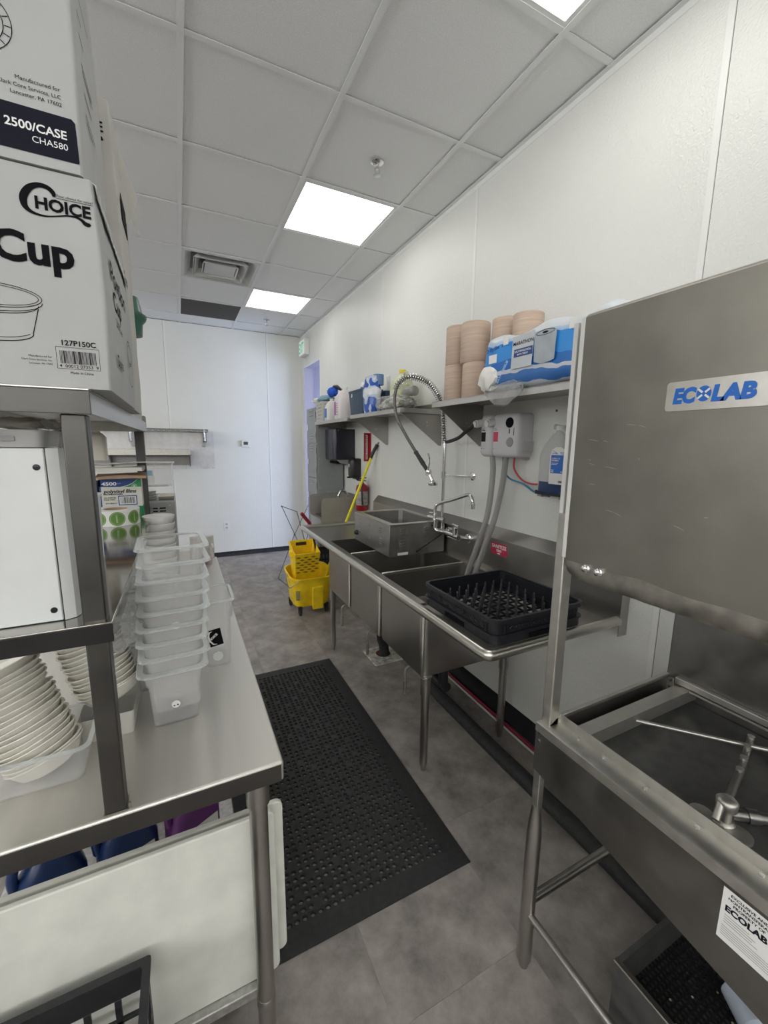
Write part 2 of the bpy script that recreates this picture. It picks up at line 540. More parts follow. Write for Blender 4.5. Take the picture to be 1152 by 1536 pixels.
struct(MB().prism([(YB-.003, 0), (YB-.0155, 0), (YB-.009, .016), (YB-.009, .062), (YB-.003, .066)], 'x', XL, XR-.001), 'baseboard_back', base_m)
struct(MB().prism([(XR-.003, 0), (XR-.016, 0), (XR-.009, .016), (XR-.009, .112), (XR-.003, .116)], 'y', YF, D0-.01), 'baseboard_right', base_m)

ce = MB().box(XL-.1, XR+.1, YF-.1, YB+.1, 3.06, 3.12)
ceil_o = struct(ce, 'ceiling', M('plenum', (.2, .2, .2), .9))
cols = [GX+CELL*i for i in range(-7, 3)]
rows = [GY+CELL*j for j in range(-8, 7)]
cx = sorted(set(cols+[XR])); cy = sorted(set(rows+[YB]))
LIGHTS = [(1, -8), (1, -5), (1, -2), (1, 1), (1, 4)] + [(i, j) for i in (-3, -6) for j in (-8, -5, -2, 1, 4)] + [(-1, -8), (-1, -5)]  # panels out of view are added as fill light
SKIP = set(LIGHTS) | {(0, 3), (0, 5)}
for i in range(-7, 3):
    for j in range(-8, 7):
        if (i, j) in SKIP: continue
        x0, y0 = GX+CELL*i, GY+CELL*j
        x1, y1 = min(x0+CELL, XR), min(y0+CELL, YB)
        d = (random.random()-.5)*.002
        build(MB().box(x0+.008, x1-.008, y0+.008, y1-.008, ZC+.007+d, ZC+.02+d), 'ceiling_tile', tile_m, ceil_o)
for x in cols[1:]:
    build(MB().box(x-.012, x+.012, YF, YB, ZC-.001, ZC+.0015).box(x-.002, x+.002, YF, YB, ZC+.0015, ZC+.05), 'grid_runner', grid_m, ceil_o)
for y in rows[1:]:
    build(MB().box(XL, XR, y-.012, y+.012, ZC, ZC+.002).box(XL, XR, y-.002, y+.002, ZC+.002, ZC+.05), 'cross_runner', grid_m, ceil_o)
for q in ((XR-.024, XR, YF, YB), (XL, XL+.024, YF, YB), (XL, XR, YB-.024, YB), (XL, XR, YF, YF+.024)):
    build(MB().box(q[0], q[1], q[2], q[3], ZC-.003, ZC-.0012), 'wall_angle', grid_m, ceil_o)
build(MB().box(XR-.0045, XR-.003, YF, YB, ZC-.028, ZC-.003), 'wall_angle', trim_m, ceil_o)

glow = M('light_diffuser', (1.0, .975, .93), .5, emit=PANEL_EMIT)
names = {(1, -2): 'bright square ceiling light panel nearest the camera, cut by the top edge', (1, 1): 'large bright square ceiling light panel in the middle, by the nearer sprinkler',
         (1, 4): 'smaller-looking far bright ceiling light panel beside the square air diffuser'}
wx_ = {1: 'over the wash aisle', -1: 'left of the aisle', -3: 'over the kitchen', -6: 'over the far left side of the kitchen'}
wy_ = {-8: 'far behind the camera', -5: 'behind the camera', -2: 'level with the camera', 1: 'level with the work table', 4: 'near the back wall'}
for (i, j) in LIGHTS:
    x0, y0 = GX+CELL*i, GY+CELL*j
    t = thing('ceiling_light', names.get((i, j)) or 'added unseen fill light panel %s, %s' % (wx_[i], wy_[j]), 'ceiling light', (x0+CELL/2, y0+CELL/2, ZC+.002), 'recessed ceiling light panels')
    a, b = x0+.012, x0+CELL-.012
    c, d = y0+.012, y0+CELL-.012
    build(MB().box(a, b, c, c+.016, ZC+.002, ZC+.03).box(a, b, d-.016, d, ZC+.002, ZC+.03).box(a, a+.016, c+.016, d-.016, ZC+.002, ZC+.03).box(b-.016, b, c+.016, d-.016, ZC+.002, ZC+.03), 'frame', grid_m, t)
    build(MB().box(a+.016, b-.016, c+.016, d-.016, ZC+.006, ZC+.012), 'diffuser', glow, t)

# air diffuser: nested square louvres
x0, y0 = GX, GY+CELL*3
t = thing('air_diffuser', 'white square supply air diffuser with nested louvres in the ceiling', 'air vent', (x0+CELL/2, y0+CELL/2, ZC))
cxm, cym = x0+CELL/2, y0+CELL/2
def sq(h, z): return [Vector((cxm-h, cym-h, z)), Vector((cxm+h, cym-h, z)), Vector((cxm+h, cym+h, z)), Vector((cxm-h, cym+h, z))]
vent_m = M('vent_white', (.62, .625, .62), .5, var=.06, vs=5)
build(MB().loft([sq(.294, ZC+.004), sq(.294, ZC-.003), sq(.272, ZC-.003), sq(.215, ZC+.06), sq(.215, ZC+.065), sq(.294, ZC+.012)], False, False), 'outer_cone', vent_m, t)
build(MB().loft([sq(.205, ZC-.012), sq(.208, ZC-.010), sq(.165, ZC+.045), sq(.16, ZC+.043), sq(.198, ZC-.012)], False, False), 'middle_cone', vent_m, t)
build(MB().loft([sq(.135, ZC-.016), sq(.138, ZC-.014), sq(.105, ZC+.03), sq(.10, ZC+.03), sq(.12, ZC-.006)], False, True), 'centre_plate', vent_m, t)
build(MB().lathe([(.15, ZC+.052), (.15, ZC+.2), (.001, ZC+.2)], (cxm, cym, 0), 24), 'duct_throat', M('duct_dark', (.02, .03, .045), .6), t)
# return grille
y0 = GY+CELL*5
t = thing('return_grille', 'dark grey perforated return air grille in the ceiling near the back wall', 'air vent', (x0+CELL/2, y0+CELL/2, ZC))
build(MB().box(x0+.012, x0+CELL-.012, y0+.012, y0+CELL-.012, ZC+.004, ZC+.008), 'face_plate', M('grille_dark', (.085, .083, .08), .7, var=.25, vs=260), t)
f_ = MB()
for k in range(1, 24):
    yy = y0+.012+k*(CELL-.024)/24
    f_.box(x0+.012, x0+CELL-.012, yy-.002, yy+.002, ZC+.002, ZC+.0045)
build(f_, 'grille_bars', M('grille_bar', (.10, .098, .095), .6), t, stuff=True)
# sprinklers
for k, (sx, sy, lb) in enumerate(((1.014, 2.179, 'nearer pendent fire sprinkler in the ceiling before the middle light panel'), (1.026, 5.293, 'small far pendent fire sprinkler in the ceiling near the back wall'))):
    t = thing('fire_sprinkler', lb, 'sprinkler', (sx, sy, ZC), 'ceiling sprinklers')
    build(MB().lathe([(.0, ZC+.002), (.034, ZC+.002), (.034, ZC-.004), (.026, ZC-.010), (.014, ZC-.012), (.0, ZC-.012)], (sx, sy, 0), 20), 'escutcheon', chrome, t)
    build(MB().cyl((sx, sy, ZC-.01), (sx, sy, ZC-.035), .008, 10).tube([(sx-.012, sy, ZC-.03), (sx-.014, sy, ZC-.045), (sx, sy, ZC-.06)], .0025, 6).tube([(sx+.012, sy, ZC-.03), (sx+.014, sy, ZC-.045), (sx, sy, ZC-.06)], .0025, 6), 'frame_arms', chrome, t)
    build(MB().lathe([(.0, ZC-.058), (.018, ZC-.06), (.018, ZC-.063), (.0, ZC-.064)], (sx, sy, 0), 14), 'deflector', chrome, t)

# exit sign on the right wall above the doorway
t = thing('exit_sign', 'white exit sign with green letters on the wall above the doorway', 'exit sign', (XR-.04, 5.6, 2.7))
build(MB().box(XR-.075, XR-.0035, 5.44, 5.72, 2.70, 2.90), 'housing', white_p, t, bevel=.008)
build(MB().box(XR-.0765, XR-.074, 5.455, 5.705, 2.715, 2.885), 'face', M('exit_face', (.75, .8, .76), .5, emit=.25), t)
text('lettering', 'EXIT', (XR-.0767, 5.58, 2.735), -Y, Z, exit_g, t, width=.21, height=.125, bold=.02)

# back wall: thermostat, outlet
t = thing('thermostat', 'small white thermostat with a dark display on the back wall', 'thermostat', (.805, YB-.02, 1.5))
build(MB().box(.755, .865, YB-.028, YB-.003, 1.50, 1.588), 'body', white_p, t, bevel=.006)
build(MB().box(.782, .838, YB-.0292, YB-.0275, 1.532, 1.572), 'display', M('lcd', (.06, .075, .06), .3), t)
t = thing('wall_outlet', 'white duplex power outlet low on the back wall', 'outlet', (.515, YB-.01, .37))
build(MB().box(.48, .55, YB-.009, YB-.003, .372, .488), 'cover_plate', white_p, t, bevel=.003)
for z in (.405, .455):
    build(MB().loft([[Vector((.515+.017*math.cos(a*PI/8), YB-.012, z+.015*math.sin(a*PI/8))) for a in range(16)], [Vector((.515+.017*math.cos(a*PI/8), YB-.008, z+.015*math.sin(a*PI/8))) for a in range(16)]]), 'socket', lgrey_p, t)
    for dx in (-.006, .006):
        build(MB().box(.515+dx-.0012, .515+dx+.0012, YB-.0126, YB-.0118, z-.004, z+.006), 'slot', ink, t)
# stainless sheet on the back wall
t = thing('wall_sheet', 'stainless steel protection sheet fixed on the back wall under wire shelf', 'wall panel', (-.45, YB-.004, 1.21))
panel_m = M('sheet_steel', (.66, .655, .65), .5, .55, var=.1, vs=14, rvar=.08, detail=8)
build(MB().box(-1.31, .41, YB-.006, YB-.0032, 1.212, 1.478), 'sheet', panel_m, t)
build(MB().box(-1.31, .41, YB-.007, YB-.0042, 1.48, 1.70), 'sheet', panel_m, t)
for k in range(6):
    build(MB().lathe([(.0, 0), (.005, 0), (.004, .003), (.0, .004)], (.385-.32*k, YB-.0062, 1.225+.0*k), 8, (X, Z, -Y)), 'rivet', steel_d, t)
# steel wall shelf below
t = thing('steel_wall_shelf', 'stainless wall shelf with deep lip below the wire shelf on back wall', 'shelf', (-.45, 5.75, 1.26))
build(MB().box(-1.0, .118, 5.62, YB-.0075, 1.452, 1.470).box(-1.0, .118, 5.615, 5.625, 1.40, 1.472), 'shelf_board', steel_w, t, bevel=.002)
build(MB().prism([(5.66, 1.40), (YB-.0075, 1.40), (YB-.0075, 1.25), (5.80, 1.27)], 'x', .105, .116), 'bracket', steel_d, t)
build(MB().prism([(5.66, 1.40), (YB-.0075, 1.40), (YB-.0075, 1.25), (5.80, 1.27)], 'x', -.74, -.729), 'bracket', steel_d, t)
build(MB().box(-1.0, .105, YB-.03, YB-.0075, 1.27, 1.45), 'back_plate', steel_d, t)
# wire shelf
t = thing('wire_wall_shelf', 'chrome wire shelf on brackets high on the back wall', 'wire shelf', (-.4, 5.73, 1.6))
fr = MB()
xa, xb, ya, yb_ = -1.1, .325, 5.56, 5.90
for z in (1.685, 1.712):
    fr.tube([(xa, ya, z), (xb, ya, z), (xb, yb_, z), (xa, yb_, z)], .005, 6, True)
n = 48
fr.tube([(xa+(xb-xa)*k/n, ya, 1.685 if k % 2 else 1.712) for k in range(n+1)], .0036, 5)
fr.tube([(xb, ya+(yb_-ya)*k/12, 1.685 if k % 2 else 1.712) for k in range(13)], .0036, 5)
build(fr, 'shelf_frame', chrome, t, stuff=True)
g = MB()
for k in range(1, 60): g.cyl((xa+(xb-xa)*k/60, ya, 1.713), (xa+(xb-xa)*k/60, yb_, 1.713), .0016, 5)
for k in range(1, 5): g.cyl((xa, ya+(yb_-ya)*k/5, 1.711), (xb, ya+(yb_-ya)*k/5, 1.711), .0022, 5)
build(g, 'shelf_wires', chrome, t, stuff=True)
for x in (.285, -.50):
    build(MB().prism([(5.575, 1.68), (YB-.008, 1.68), (YB-.008, 1.50), (5.66, 1.56), (5.60, 1.56)], 'x', x-.02, x+.02).box(x-.02, x+.02, YB-.02, YB-.008, 1.50, 1.70).cyl((x, 5.585, 1.57), (x, 5.585, 1.72), .013, 12), 'bracket', chrome, t)
# ------------------------------------------------------------------ left: work table, overshelf, things on them
TZ = .87
t = thing('work_table', 'long stainless steel work table with round legs and galvanised undershelf', 'table', (-.22, 1.72, 0))
top = MB().box(-.60, .163, .808, 2.63, TZ-.003, TZ)
build(MB().box(-.60, .163, .8085, 2.63, TZ-.047, TZ), 'tabletop', steel_t, t, bevel=.006, seg=3)
build(MB().box(-.595, .157, .8072, .8084, TZ-.045, TZ-.006), 'front_apron', steel_p, t)  # front face coloured darker, for the dark floor it reflects
build(MB().box(-.60, .150, 2.612, 2.63, TZ, TZ+.05).box(.02, .150, 2.60, 2.63, TZ+.0005, TZ+.135), 'end_splash', steel_w, t, bevel=.002)
for x, y in ((.112, .857), (.112, 2.57), (-.55, .857), (-.55, 2.57)):
    lg = build(MB().cyl((x, y, .03), (x, y, TZ-.10), .0205, 20), 'leg', steel, t)
    build(MB().lathe([(.021, TZ-.125), (.026, TZ-.122), (.026, TZ-.05), (.030, TZ-.047)], (x, y, 0), 20), 'leg_collar', steel, lg)
    build(MB().lathe([(.0, 0), (.014, 0), (.017, .012), (.0195, .03), (.0195, .045)], (x, y, 0), 16), 'foot', steel, lg)
    build(MB().lathe([(.021, .170), (.0225, .172), (.0225, .198), (.021, .2)], (x, y, 0), 16), 'shelf_clamp', steel, lg)
build(MB().box(-.565, .098, .874, 2.55, .172, .2), 'undershelf', galv, t, bevel=.003)
build(MB().lathe([(0, 0), (.007, 0), (.006, .004), (0, .006)], (.1632, 1.33, TZ-.024), 10, (Y, Z, X)), 'bolt_or_hole_dot', white_p, t)

t = thing('overshelf', 'two-tier stainless overshelf on square posts standing on the work table', 'shelf', (-.27, 1.43, TZ))
OX0, OX1, OY0, OY1 = -.44, -.122, .803, 2.05
for z1, z0, nm in ((1.637, 1.597, 'top_shelf'), (1.249, 1.213, 'middle_shelf')):
    build(MB().box(OX0, OX1, OY0, OY1, z1-.004, z1).box(OX0, OX1, OY1-.003, OY1, z0, z1-.004).box(OX1-.003, OX1, OY0+.003, OY1-.003, z0, z1-.004).box(OX0, OX0+.003, OY0+.003, OY1-.003, z0, z1-.004), nm, steel_b if nm == 'top_shelf' else steel_m, t, bevel=.0012)
    build(MB().box(OX0, OX1, OY0-.0002, OY0+.003, z0, z1-.0041), 'front_lip', steel_p if nm == 'top_shelf' else steel_k, t, bevel=.0008)  # front lips darkened in colour for the dark room they reflect
    build(MB().prism([(OX1-.05, z1-.02), (OX1+.001, z1-.02), (OX1+.001, z1+.022), (OX1-.004, z1+.027), (OX1-.05, z1+.027)], 'y', OY1-.002, OY1+.001), 'end_tab', steel_d, t)
for x in (-.165, -.43):
    for y in (.812, 2.005):
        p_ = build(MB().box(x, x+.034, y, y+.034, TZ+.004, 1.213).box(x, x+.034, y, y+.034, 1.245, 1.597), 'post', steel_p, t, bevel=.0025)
        build(MB().box(x-.002, x+.036, y-.0005, y+.036, TZ, TZ+.004), 'foot_plate', steel, p_)
        build(MB().lathe([(0, 0), (.003, 0), (.003, .012), (0, .013)], (x+.039, y+.006, TZ), 8), 'bolt_or_hole_dot', steel, p_)

# --- cartons on the top shelf
SZ = 1.637
def carton(name, lb, x0, x1, y0, y1, z0, z1, mat, jit=.004, seed=3):
    r = random.Random(seed)
    t = thing(name, lb, 'box', ((x0+x1)/2, (y0+y1)/2, z0), None)
    m = MB()
    n = 6
    rings = []
    for k in range(n+1):
        z = z0+(z1-z0)*k/n
        b = math.sin(PI*k/n)*.004
        ring = rr((x0+x1)/2, (y0+y1)/2, (x1-x0)/2+b, (y1-y0)/2, .006, z, 3)
        ring = [p+Vector((r.uniform(-1, 1)*jit*.35 if abs(p.x-x1) < .02 and abs(p.y-y0) > .02 else 0, 0, 0)) for p in ring]
        rings.append(ring)
    m.loft(rings)
    build(m, 'box_body', mat, t, ang=30)
    return t

LX1, LY0, LZ1 = -.094, .816, 1.942
t = carton('carton_box', 'white carton with a cup drawing and barcode on its front, on top shelf', -.50, LX1, LY0, 1.24, SZ, LZ1, carton_m)
build(MB().box(-.3, -.298, LY0, 1.24, LZ1, LZ1+.001).box(-.50, LX1, 1.02, 1.024, LZ1+.0003, LZ1+.0015), 'flap_seam', carton_w, t)
fy = LY0-.0005
F = Flat((0, fy, 0), X, Z)
# brand mark: a big C with a long swoosh under the letters
F.stroke(*sm([(-.1427, 1.9075), (-.1435, 1.9130), (-.1502, 1.9185), (-.1608, 1.9190), (-.1715, 1.9125), (-.1785, 1.9005), (-.1785, 1.8892), (-.1735, 1.8829), (-.1655, 1.8799), (-.1540, 1.8795), (-.1419, 1.8822), (-.1296, 1.8855), (-.1191, 1.8862), (-.1119, 1.8838), (-.1074, 1.8798), (-.1034, 1.8788), (-.1010, 1.8805)],
         [.0035, .0060, .0062, .0066, .0085, .0095, .0078, .0052, .0034, .0022, .0018, .0020, .0028, .0040, .0056, .0056, .0030]))
F.stroke([(-.1400, 1.9068), (-.0960, 1.9068)], .0006)
F.bars(-.1565, -.1095, 1.6735, 1.6925, 30, 4)
for q in ((-.161, -.1055, 1.6655, 1.6660), (-.161, -.1055, 1.6975, 1.698), (-.161, -.1605, 1.666, 1.6975), (-.106, -.1055, 1.666, 1.6975)): F.rect(*q)
# cup drawing
F.ell(-.231, 1.762, .060, .0165, .0009, 0, 360, 40)
F.ell(-.231, 1.762, .056, .0135, .0007, 0, 360, 40)
F.ell(-.231, 1.757, .060, .0165, .0009, 180, 360, 30)
F.ell(-.231, 1.7525, .055, .0150, .0009, 180, 360, 30)
F.stroke([(-.1765, 1.7485), (-.186, 1.712)], .0011)
F.ell(-.231, 1.712, .0455, .0130, .0011, 180, 360, 30)
F.ell(-.231, 1.716, .0440, .0120, .0007, 200, 340, 30)
build(F, 'print', ink, t, stuff=True)
text('lettering', 'HOICE', (-.1660, fy, 1.8880), X, Z, ink, t, width=.0670, height=.0165, align='LEFT', bold=.035)
text('lettering', 'Your choice for value!', (-.1400, fy, 1.9085), X, Z, ink, t, width=.0445, align='LEFT', shear=.2)
text('lettering', 'Cup', (-.2215, fy, 1.8125), X, Z, ink, t, width=.0960, align='LEFT', bold=.035)
text('lettering', '127P150C', (-.1525, fy, 1.7005), X, Z, ink, t, width=.0435, align='LEFT', bold=.02)
text('lettering', '4  00012 07353  9', (-.1580, fy, 1.6675), X, Z, ink, t, width=.050, align='LEFT')
text('lettering', 'Made in China', (-.1450, fy, 1.6585), X, Z, ink, t, width=.0295, align='LEFT')
for k, s_ in enumerate(('Manufactured for', 'Clark Core Services, Inc.', 'Lancaster, PA 17602')):
    text('lettering', s_, (-.1665, fy, 1.6800-.0052*k), X, Z, ink, t, width=(.028, .037, .028)[k], align='RIGHT')
tp_ = []
rnd = random.Random(12)
for k in range(25):
    y = LY0+.004+(1.236-LY0)*k/24
    j = lambda a: rnd.uniform(-a, a)
    tp_.append([Vector((LX1-.030+j(.004), y, LZ1+.0012)), Vector((LX1-.004, y, LZ1+.0022+j(.001))), Vector((LX1+.0045, y, LZ1-.004+j(.002))), Vector((LX1+.0052, y, LZ1-.022+j(.007))), Vector((LX1+.0042, y, LZ1-.022)), Vector((LX1+.003, y, LZ1-.004)), Vector((LX1-.004, y, LZ1+.0008)), Vector((LX1-.030, y, LZ1+.0004))])
build(MB().loft(tp_), 'packing_tape', M('tape_shiny', (.52, .52, .50), .22, 0, var=.25, vs=60, bump=.6, bs=70), t, ang=180)
# its right side
sx = LX1+.0045
G = Flat((sx, 0, 0), Y, Z)
G.ell(1.13, 1.750, .040, .026, .002, 0, 360, 30)
G.ell(1.13, 1.748, .034, .020, .0015, 0, 360, 30)
G.stroke([(1.09, 1.742), (1.098, 1.695)], .002)
G.stroke([(1.17, 1.742), (1.162, 1.695)], .002)
G.ell(1.13, 1.697, .033, .018, .002, 180, 360, 20)
G.stroke([(1.20, 1.936), (1.18, 1.943), (1.168, 1.93), (1.175, 1.915), (1.195, 1.915), (1.23, 1.918)], [.002, .005, .006, .005, .003, .002])
build(G, 'print', inkblue, t, stuff=True)
text('lettering', 'Portion', (sx, .905, 1.835), Y, Z, ink, t, width=.215, height=.034, align='LEFT', bold=.015)
text('lettering', 'Cup', (sx, .915, 1.790), Y, Z, ink, t, width=.105, height=.034, align='LEFT', bold=.015)
text('lettering', '2500/Case', (sx, .925, 1.762), Y, Z, ink, t, width=.09, height=.014, align='LEFT')
text('lettering', 'Choice', (sx, .90, 1.69), Y, Z, ink, t, width=.08, align='LEFT', bold=.02)
text('lettering', 'HOICE', (sx, 1.185, 1.922), Y, Z, ink, t, width=.045, align='LEFT', bold=.02)

UX1, UY0, UZ0 = -.104, .812, LZ1+.002
t = carton('carton_box', 'upper white carton with a black bottom band, stacked on the cup carton', -.50, UX1, UY0, 1.06, UZ0, UZ0+.42, carton_m, .002, 8)
fy = UY0-.0005
F = Flat((0, fy, 0), X, Z)
F.poly([(-.45, 1.9575), (-.1075, 1.9575), (-.1065, 1.960), (-.1075, 2.010), (-.1115, 2.0145), (-.45, 2.0145)])
build(F, 'printed_band', inkblue, t)
F = Flat((0, fy, 0), X, Z)
F.ell(-.205, 2.105, .036, .036, .001, 0, 360, 40)
F.ell(-.205, 2.105, .027, .027, .001, 0, 360, 40)
for a in range(-60, 61, 20):
    c_, q_ = math.cos(math.radians(a)), math.sin(math.radians(a))
    F.stroke([(-.205+.028*c_, 2.105+.028*q_), (-.205+.035*c_, 2.105+.035*q_)], .001)
build(F, 'print', inkblue, t, stuff=True)
for k, (s_, w_) in enumerate((('Manufactured for', .050), ('Clark Core Services, LLC', .070), ('Lancaster, PA 17602', .057))):
    text('lettering', s_, (-.1215, fy, 2.0455-.0094*k), X, Z, ink, t, width=w_, align='RIGHT')
text('lettering', '2500/CASE', (-.1190, fy-.0003, 1.9855), X, Z, whiteink, t, width=.070, align='RIGHT', bold=.02)
text('lettering', 'CHA580', (-.1190, fy-.0003, 1.9715), X, Z, whiteink, t, width=.041, align='RIGHT')
G = Flat((UX1+.004, 0, 0), Y, Z)
r_ = random.Random(3)
for z in (2.05, 2.06, 2.09, 2.12, 2.13, 2.17, 2.2, 2.24):
    G.stroke([(.87, z), (.87+r_.uniform(.03, .12), z)], .0025)
build(G, 'print', inkblue, t, stuff=True)

t = carton('carton_box', 'tall cream carton with a torn side flap, behind the two printed cartons', -.42, -.098, 1.25, 1.47, SZ, 2.325, carton_w, .003, 4)
text('lettering', 'CHOICE', (-.1130, 1.2493, 2.255), X, Z, ink, t, width=.11, align='RIGHT', bold=.02)
F = Flat((0, 1.2496, 0), X, Z)
F.stroke([(-.17, 2.25), (-.15, 2.243), (-.13, 2.246), (-.118, 2.243), (-.1165, 2.2375)], [.002, .003, .004, .006, .006])
build(F, 'print', ink, t)
fl_ = MB()
pts = [(0, 0), (.07, .03), (.14, .0), (.115, .06), (.15, .10), (.06, .15), (0, .19)]
fl_.loft([[Vector((-.098+.0+.10*0+u*.22, 1.40+u*.35, 2.13+v)) for u, v in pts], [Vector((-.0955+u*.22, 1.402+u*.35, 2.13+v)) for u, v in pts]])
build(fl_, 'torn_flap', carton_w, t)
build(MB().box(-.0935, -.0925, 1.30, 1.42, 2.10, 2.16), 'torn_edge', ink, t)

t = carton('carton_box', 'plain low carton hidden behind the others on top shelf, under green container', -.42, -.132, 1.62, 2.0, SZ, 1.93, carton_w, .002, 6)
t = thing('green_container', 'teal green plastic container with flared rim, peeking out behind the cartons', 'container', (-.135, 1.8, 1.931))
build(MB().lathe([(.0, 1.931), (.040, 1.931), (.043, 1.972), (.054, 1.985), (.0575, 1.995), (.0575, 2.001), (.052, 2.003), (.044, 2.012), (.040, 2.035), (.038, 2.04), (.035, 2.06), (.0, 2.063)], (-.135, 1.8, 0), 32), 'body', green_t, t)

# --- things on the middle shelf
MZ = 1.249
t = thing('ring_binder', 'thick white ring binder with two dark rivets standing on the middle shelf', 'binder', (-.29, .9, MZ))
bind_m = M('binder_vinyl', (.66, .68, .68), .45, var=.07, vs=5, bump=.25, bs=22, detail=6)
build(MB().box(-.43, -.197, .842, .847, MZ+.001, 1.543), 'front_cover', bind_m, t, bevel=.002)
build(MB().box(-.43, -.197, .945, .950, MZ+.001, 1.543), 'back_cover', bind_m, t, bevel=.002)
sp = MB()
rg = []
for z in (MZ+.001, 1.543):
    rg.append([Vector((x, y, z)) for x, y in ((-.195, .842), (-.180, .850), (-.176, .860), (-.176, .934), (-.180, .943), (-.195, .950), (-.195, .945), (-.181, .932), (-.181, .861), (-.195, .847))])
build(sp.loft(rg), 'spine', bind_m, t)
build(MB().box(-.428, -.205, .852, .942, MZ+.006, 1.535), 'pages', paper, t)
for z in (1.5125, 1.270):
    build(MB().lathe([(0, 0), (.0052, 0), (.0048, .0015), (0, .002)], (-.2085, .842, z), 14, (X, Z, -Y)), 'rivet', M('rivet_dark', (.03, .03, .035), .35, .6), t)
build(MB().box(-.1985, -.1976, .8414, .842, MZ+.003, 1.540), 'hinge_groove', M('groove_grey', (.42, .43, .43), .6), t)

t = thing('plastic_tray', 'light grey plastic tray with a slot lying on the white binder', 'tray', (-.3, .92, 1.543))
build(MB().vessel([rr(-.31, .915, .108, .055, .012, 1.544), rr(-.31, .915, .112, .06, .014, 1.568), rr(-.31, .915, .116, .064, .016, 1.572)], [rr(-.31, .915, .112, .060, .014, 1.572), rr(-.31, .915, .108, .056, .012, 1.566), rr(-.31, .915, .104, .052, .01, 1.55)]), 'body', M('tray_grey', (.50, .495, .485), .5, var=.04), t)
build(MB().box(-.262, -.235, .8545, .857, 1.554, 1.562), 'slot', grey_p, t)
def blob(c, sx, sy, sz, seed, amp=.25, fr=3.0, sub=3, hang=0):
    bm = bmesh.new()
    bmesh.ops.create_icosphere(bm, subdivisions=sub, radius=1)
    off = Vector((seed*7.3, seed*3.1, seed*1.7))
    m = MB()
    vs = []
    for v in bm.verts:
        p = v.co.copy()
        k = 1 + amp*noise.noise(p*fr+off) + amp*.6*abs(noise.noise(p*fr*2.3+off))
        p = p*k
        vs.append((c[0]+p.x*sx, c[1]+p.y*sy, c[2]+max(p.z, -1)*sz))
    fs = [tuple(v.index for v in f.verts) for f in bm.faces]
    bm.free()
    return m.add(vs, fs)
single(blob((-.248, .93, 1.583), .030, .03, .011, 2, .5, 2.5), 'folded_bag', M('bag_beige', (.55, .52, .46), .6, var=.1), 'crumpled beige bag on the grey tray under the top shelf', 'bag', ang=180)
single(blob((-.215, .96, 1.5825), .022, .03, .010, 5, .5, 3), 'clear_bag', film, 'crumpled clear plastic bag beside the beige bag on the grey tray', 'bag', ang=180)
single(MB().tube([(-.268, .83, 1.596), (-.268, .83, 1.59), (-.268, .83, 1.572), (-.268, .83, 1.564), (-.268, .83, 1.561)], [.010, .0115, .0115, .009, .003], 16), 'bottle_cap', M('dark_cap', (.04, .04, .045), .5), 'dark rounded cap hanging below the top shelf at left edge', 'cap')

t = thing('plastic_bin', 'narrow white plastic bin standing beside the label rolls', 'bin', (-.235, 1.2, MZ))
build(MB().vessel([rr(-.235, 1.2, .036, .10, .008, MZ), rr(-.235, 1.2, .040, .105, .008, MZ+.165)], [rr(-.235, 1.2, .044, .109, .01, MZ+.165), rr(-.235, 1.2, .044, .109, .01, MZ+.172), rr(-.235, 1.2, .038, .102, .008, MZ+.172), rr(-.235, 1.2, .034, .098, .008, MZ+.004)]), 'body', white_p, t)
build(blob((-.235, 1.18, MZ+.165), .03, .06, .018, 9, .5, 3), 'crumpled_film', film, t, ang=180)

# label roll
z0 = MZ+.0005
cx_, cy_ = -.232, 1.822
t = thing('label_roll', 'roll of round green stickers lying on the shiny middle shelf', 'sticker roll', (cx_, cy_, z0))
R_ = .080
build(MB().lathe([(.040, z0), (R_, z0), (R_, z0+.0555), (.040, z0+.0555), (.040, z0)], (cx_, cy_, 0), 48), 'paper_roll', label_w, t)
build(MB().lathe([(.0395, z0+.001), (.0398, z0+.055), (.036, z0+.055), (.036, z0+.001)], (cx_, cy_, 0), 32), 'core', kraft, t)
pale = M('pale_green', (.45, .58, .33), .6)
for a in (-166, -123, -80, -37, 6):
    a0 = math.radians(a)
    zc = z0+.0277
    rc = R_+.0006
    def cyl_ring(r1, r2, rc_):
        return [[Vector((cx_+rc_*math.cos(a0+r*math.cos(q*PI/14)/R_), cy_+rc_*math.sin(a0+r*math.cos(q*PI/14)/R_), zc+r*math.sin(q*PI/14))) for q in range(28)] for r in (r1, r2)]
    st = build(MB().loft(cyl_ring(.0255, .014, rc) + cyl_ring(.005, .004, rc)[:1], False, True), 'sticker', green_l, t)
    build(MB().loft(cyl_ring(.0225, .0213, rc+.0004), False, False), 'printed_ring', pale, st)
    o_ = Vector((cx_+(rc+.0004)*math.cos(a0), cy_+(rc+.0004)*math.sin(a0), zc))
    tang = Vector((-math.sin(a0), math.cos(a0), 0))
    text('lettering', 'Loaded', o_-tang*.004+Z*.0145, -Z, tang, pale, st, width=.029, align='LEFT', bold=.025, eps=.0012)

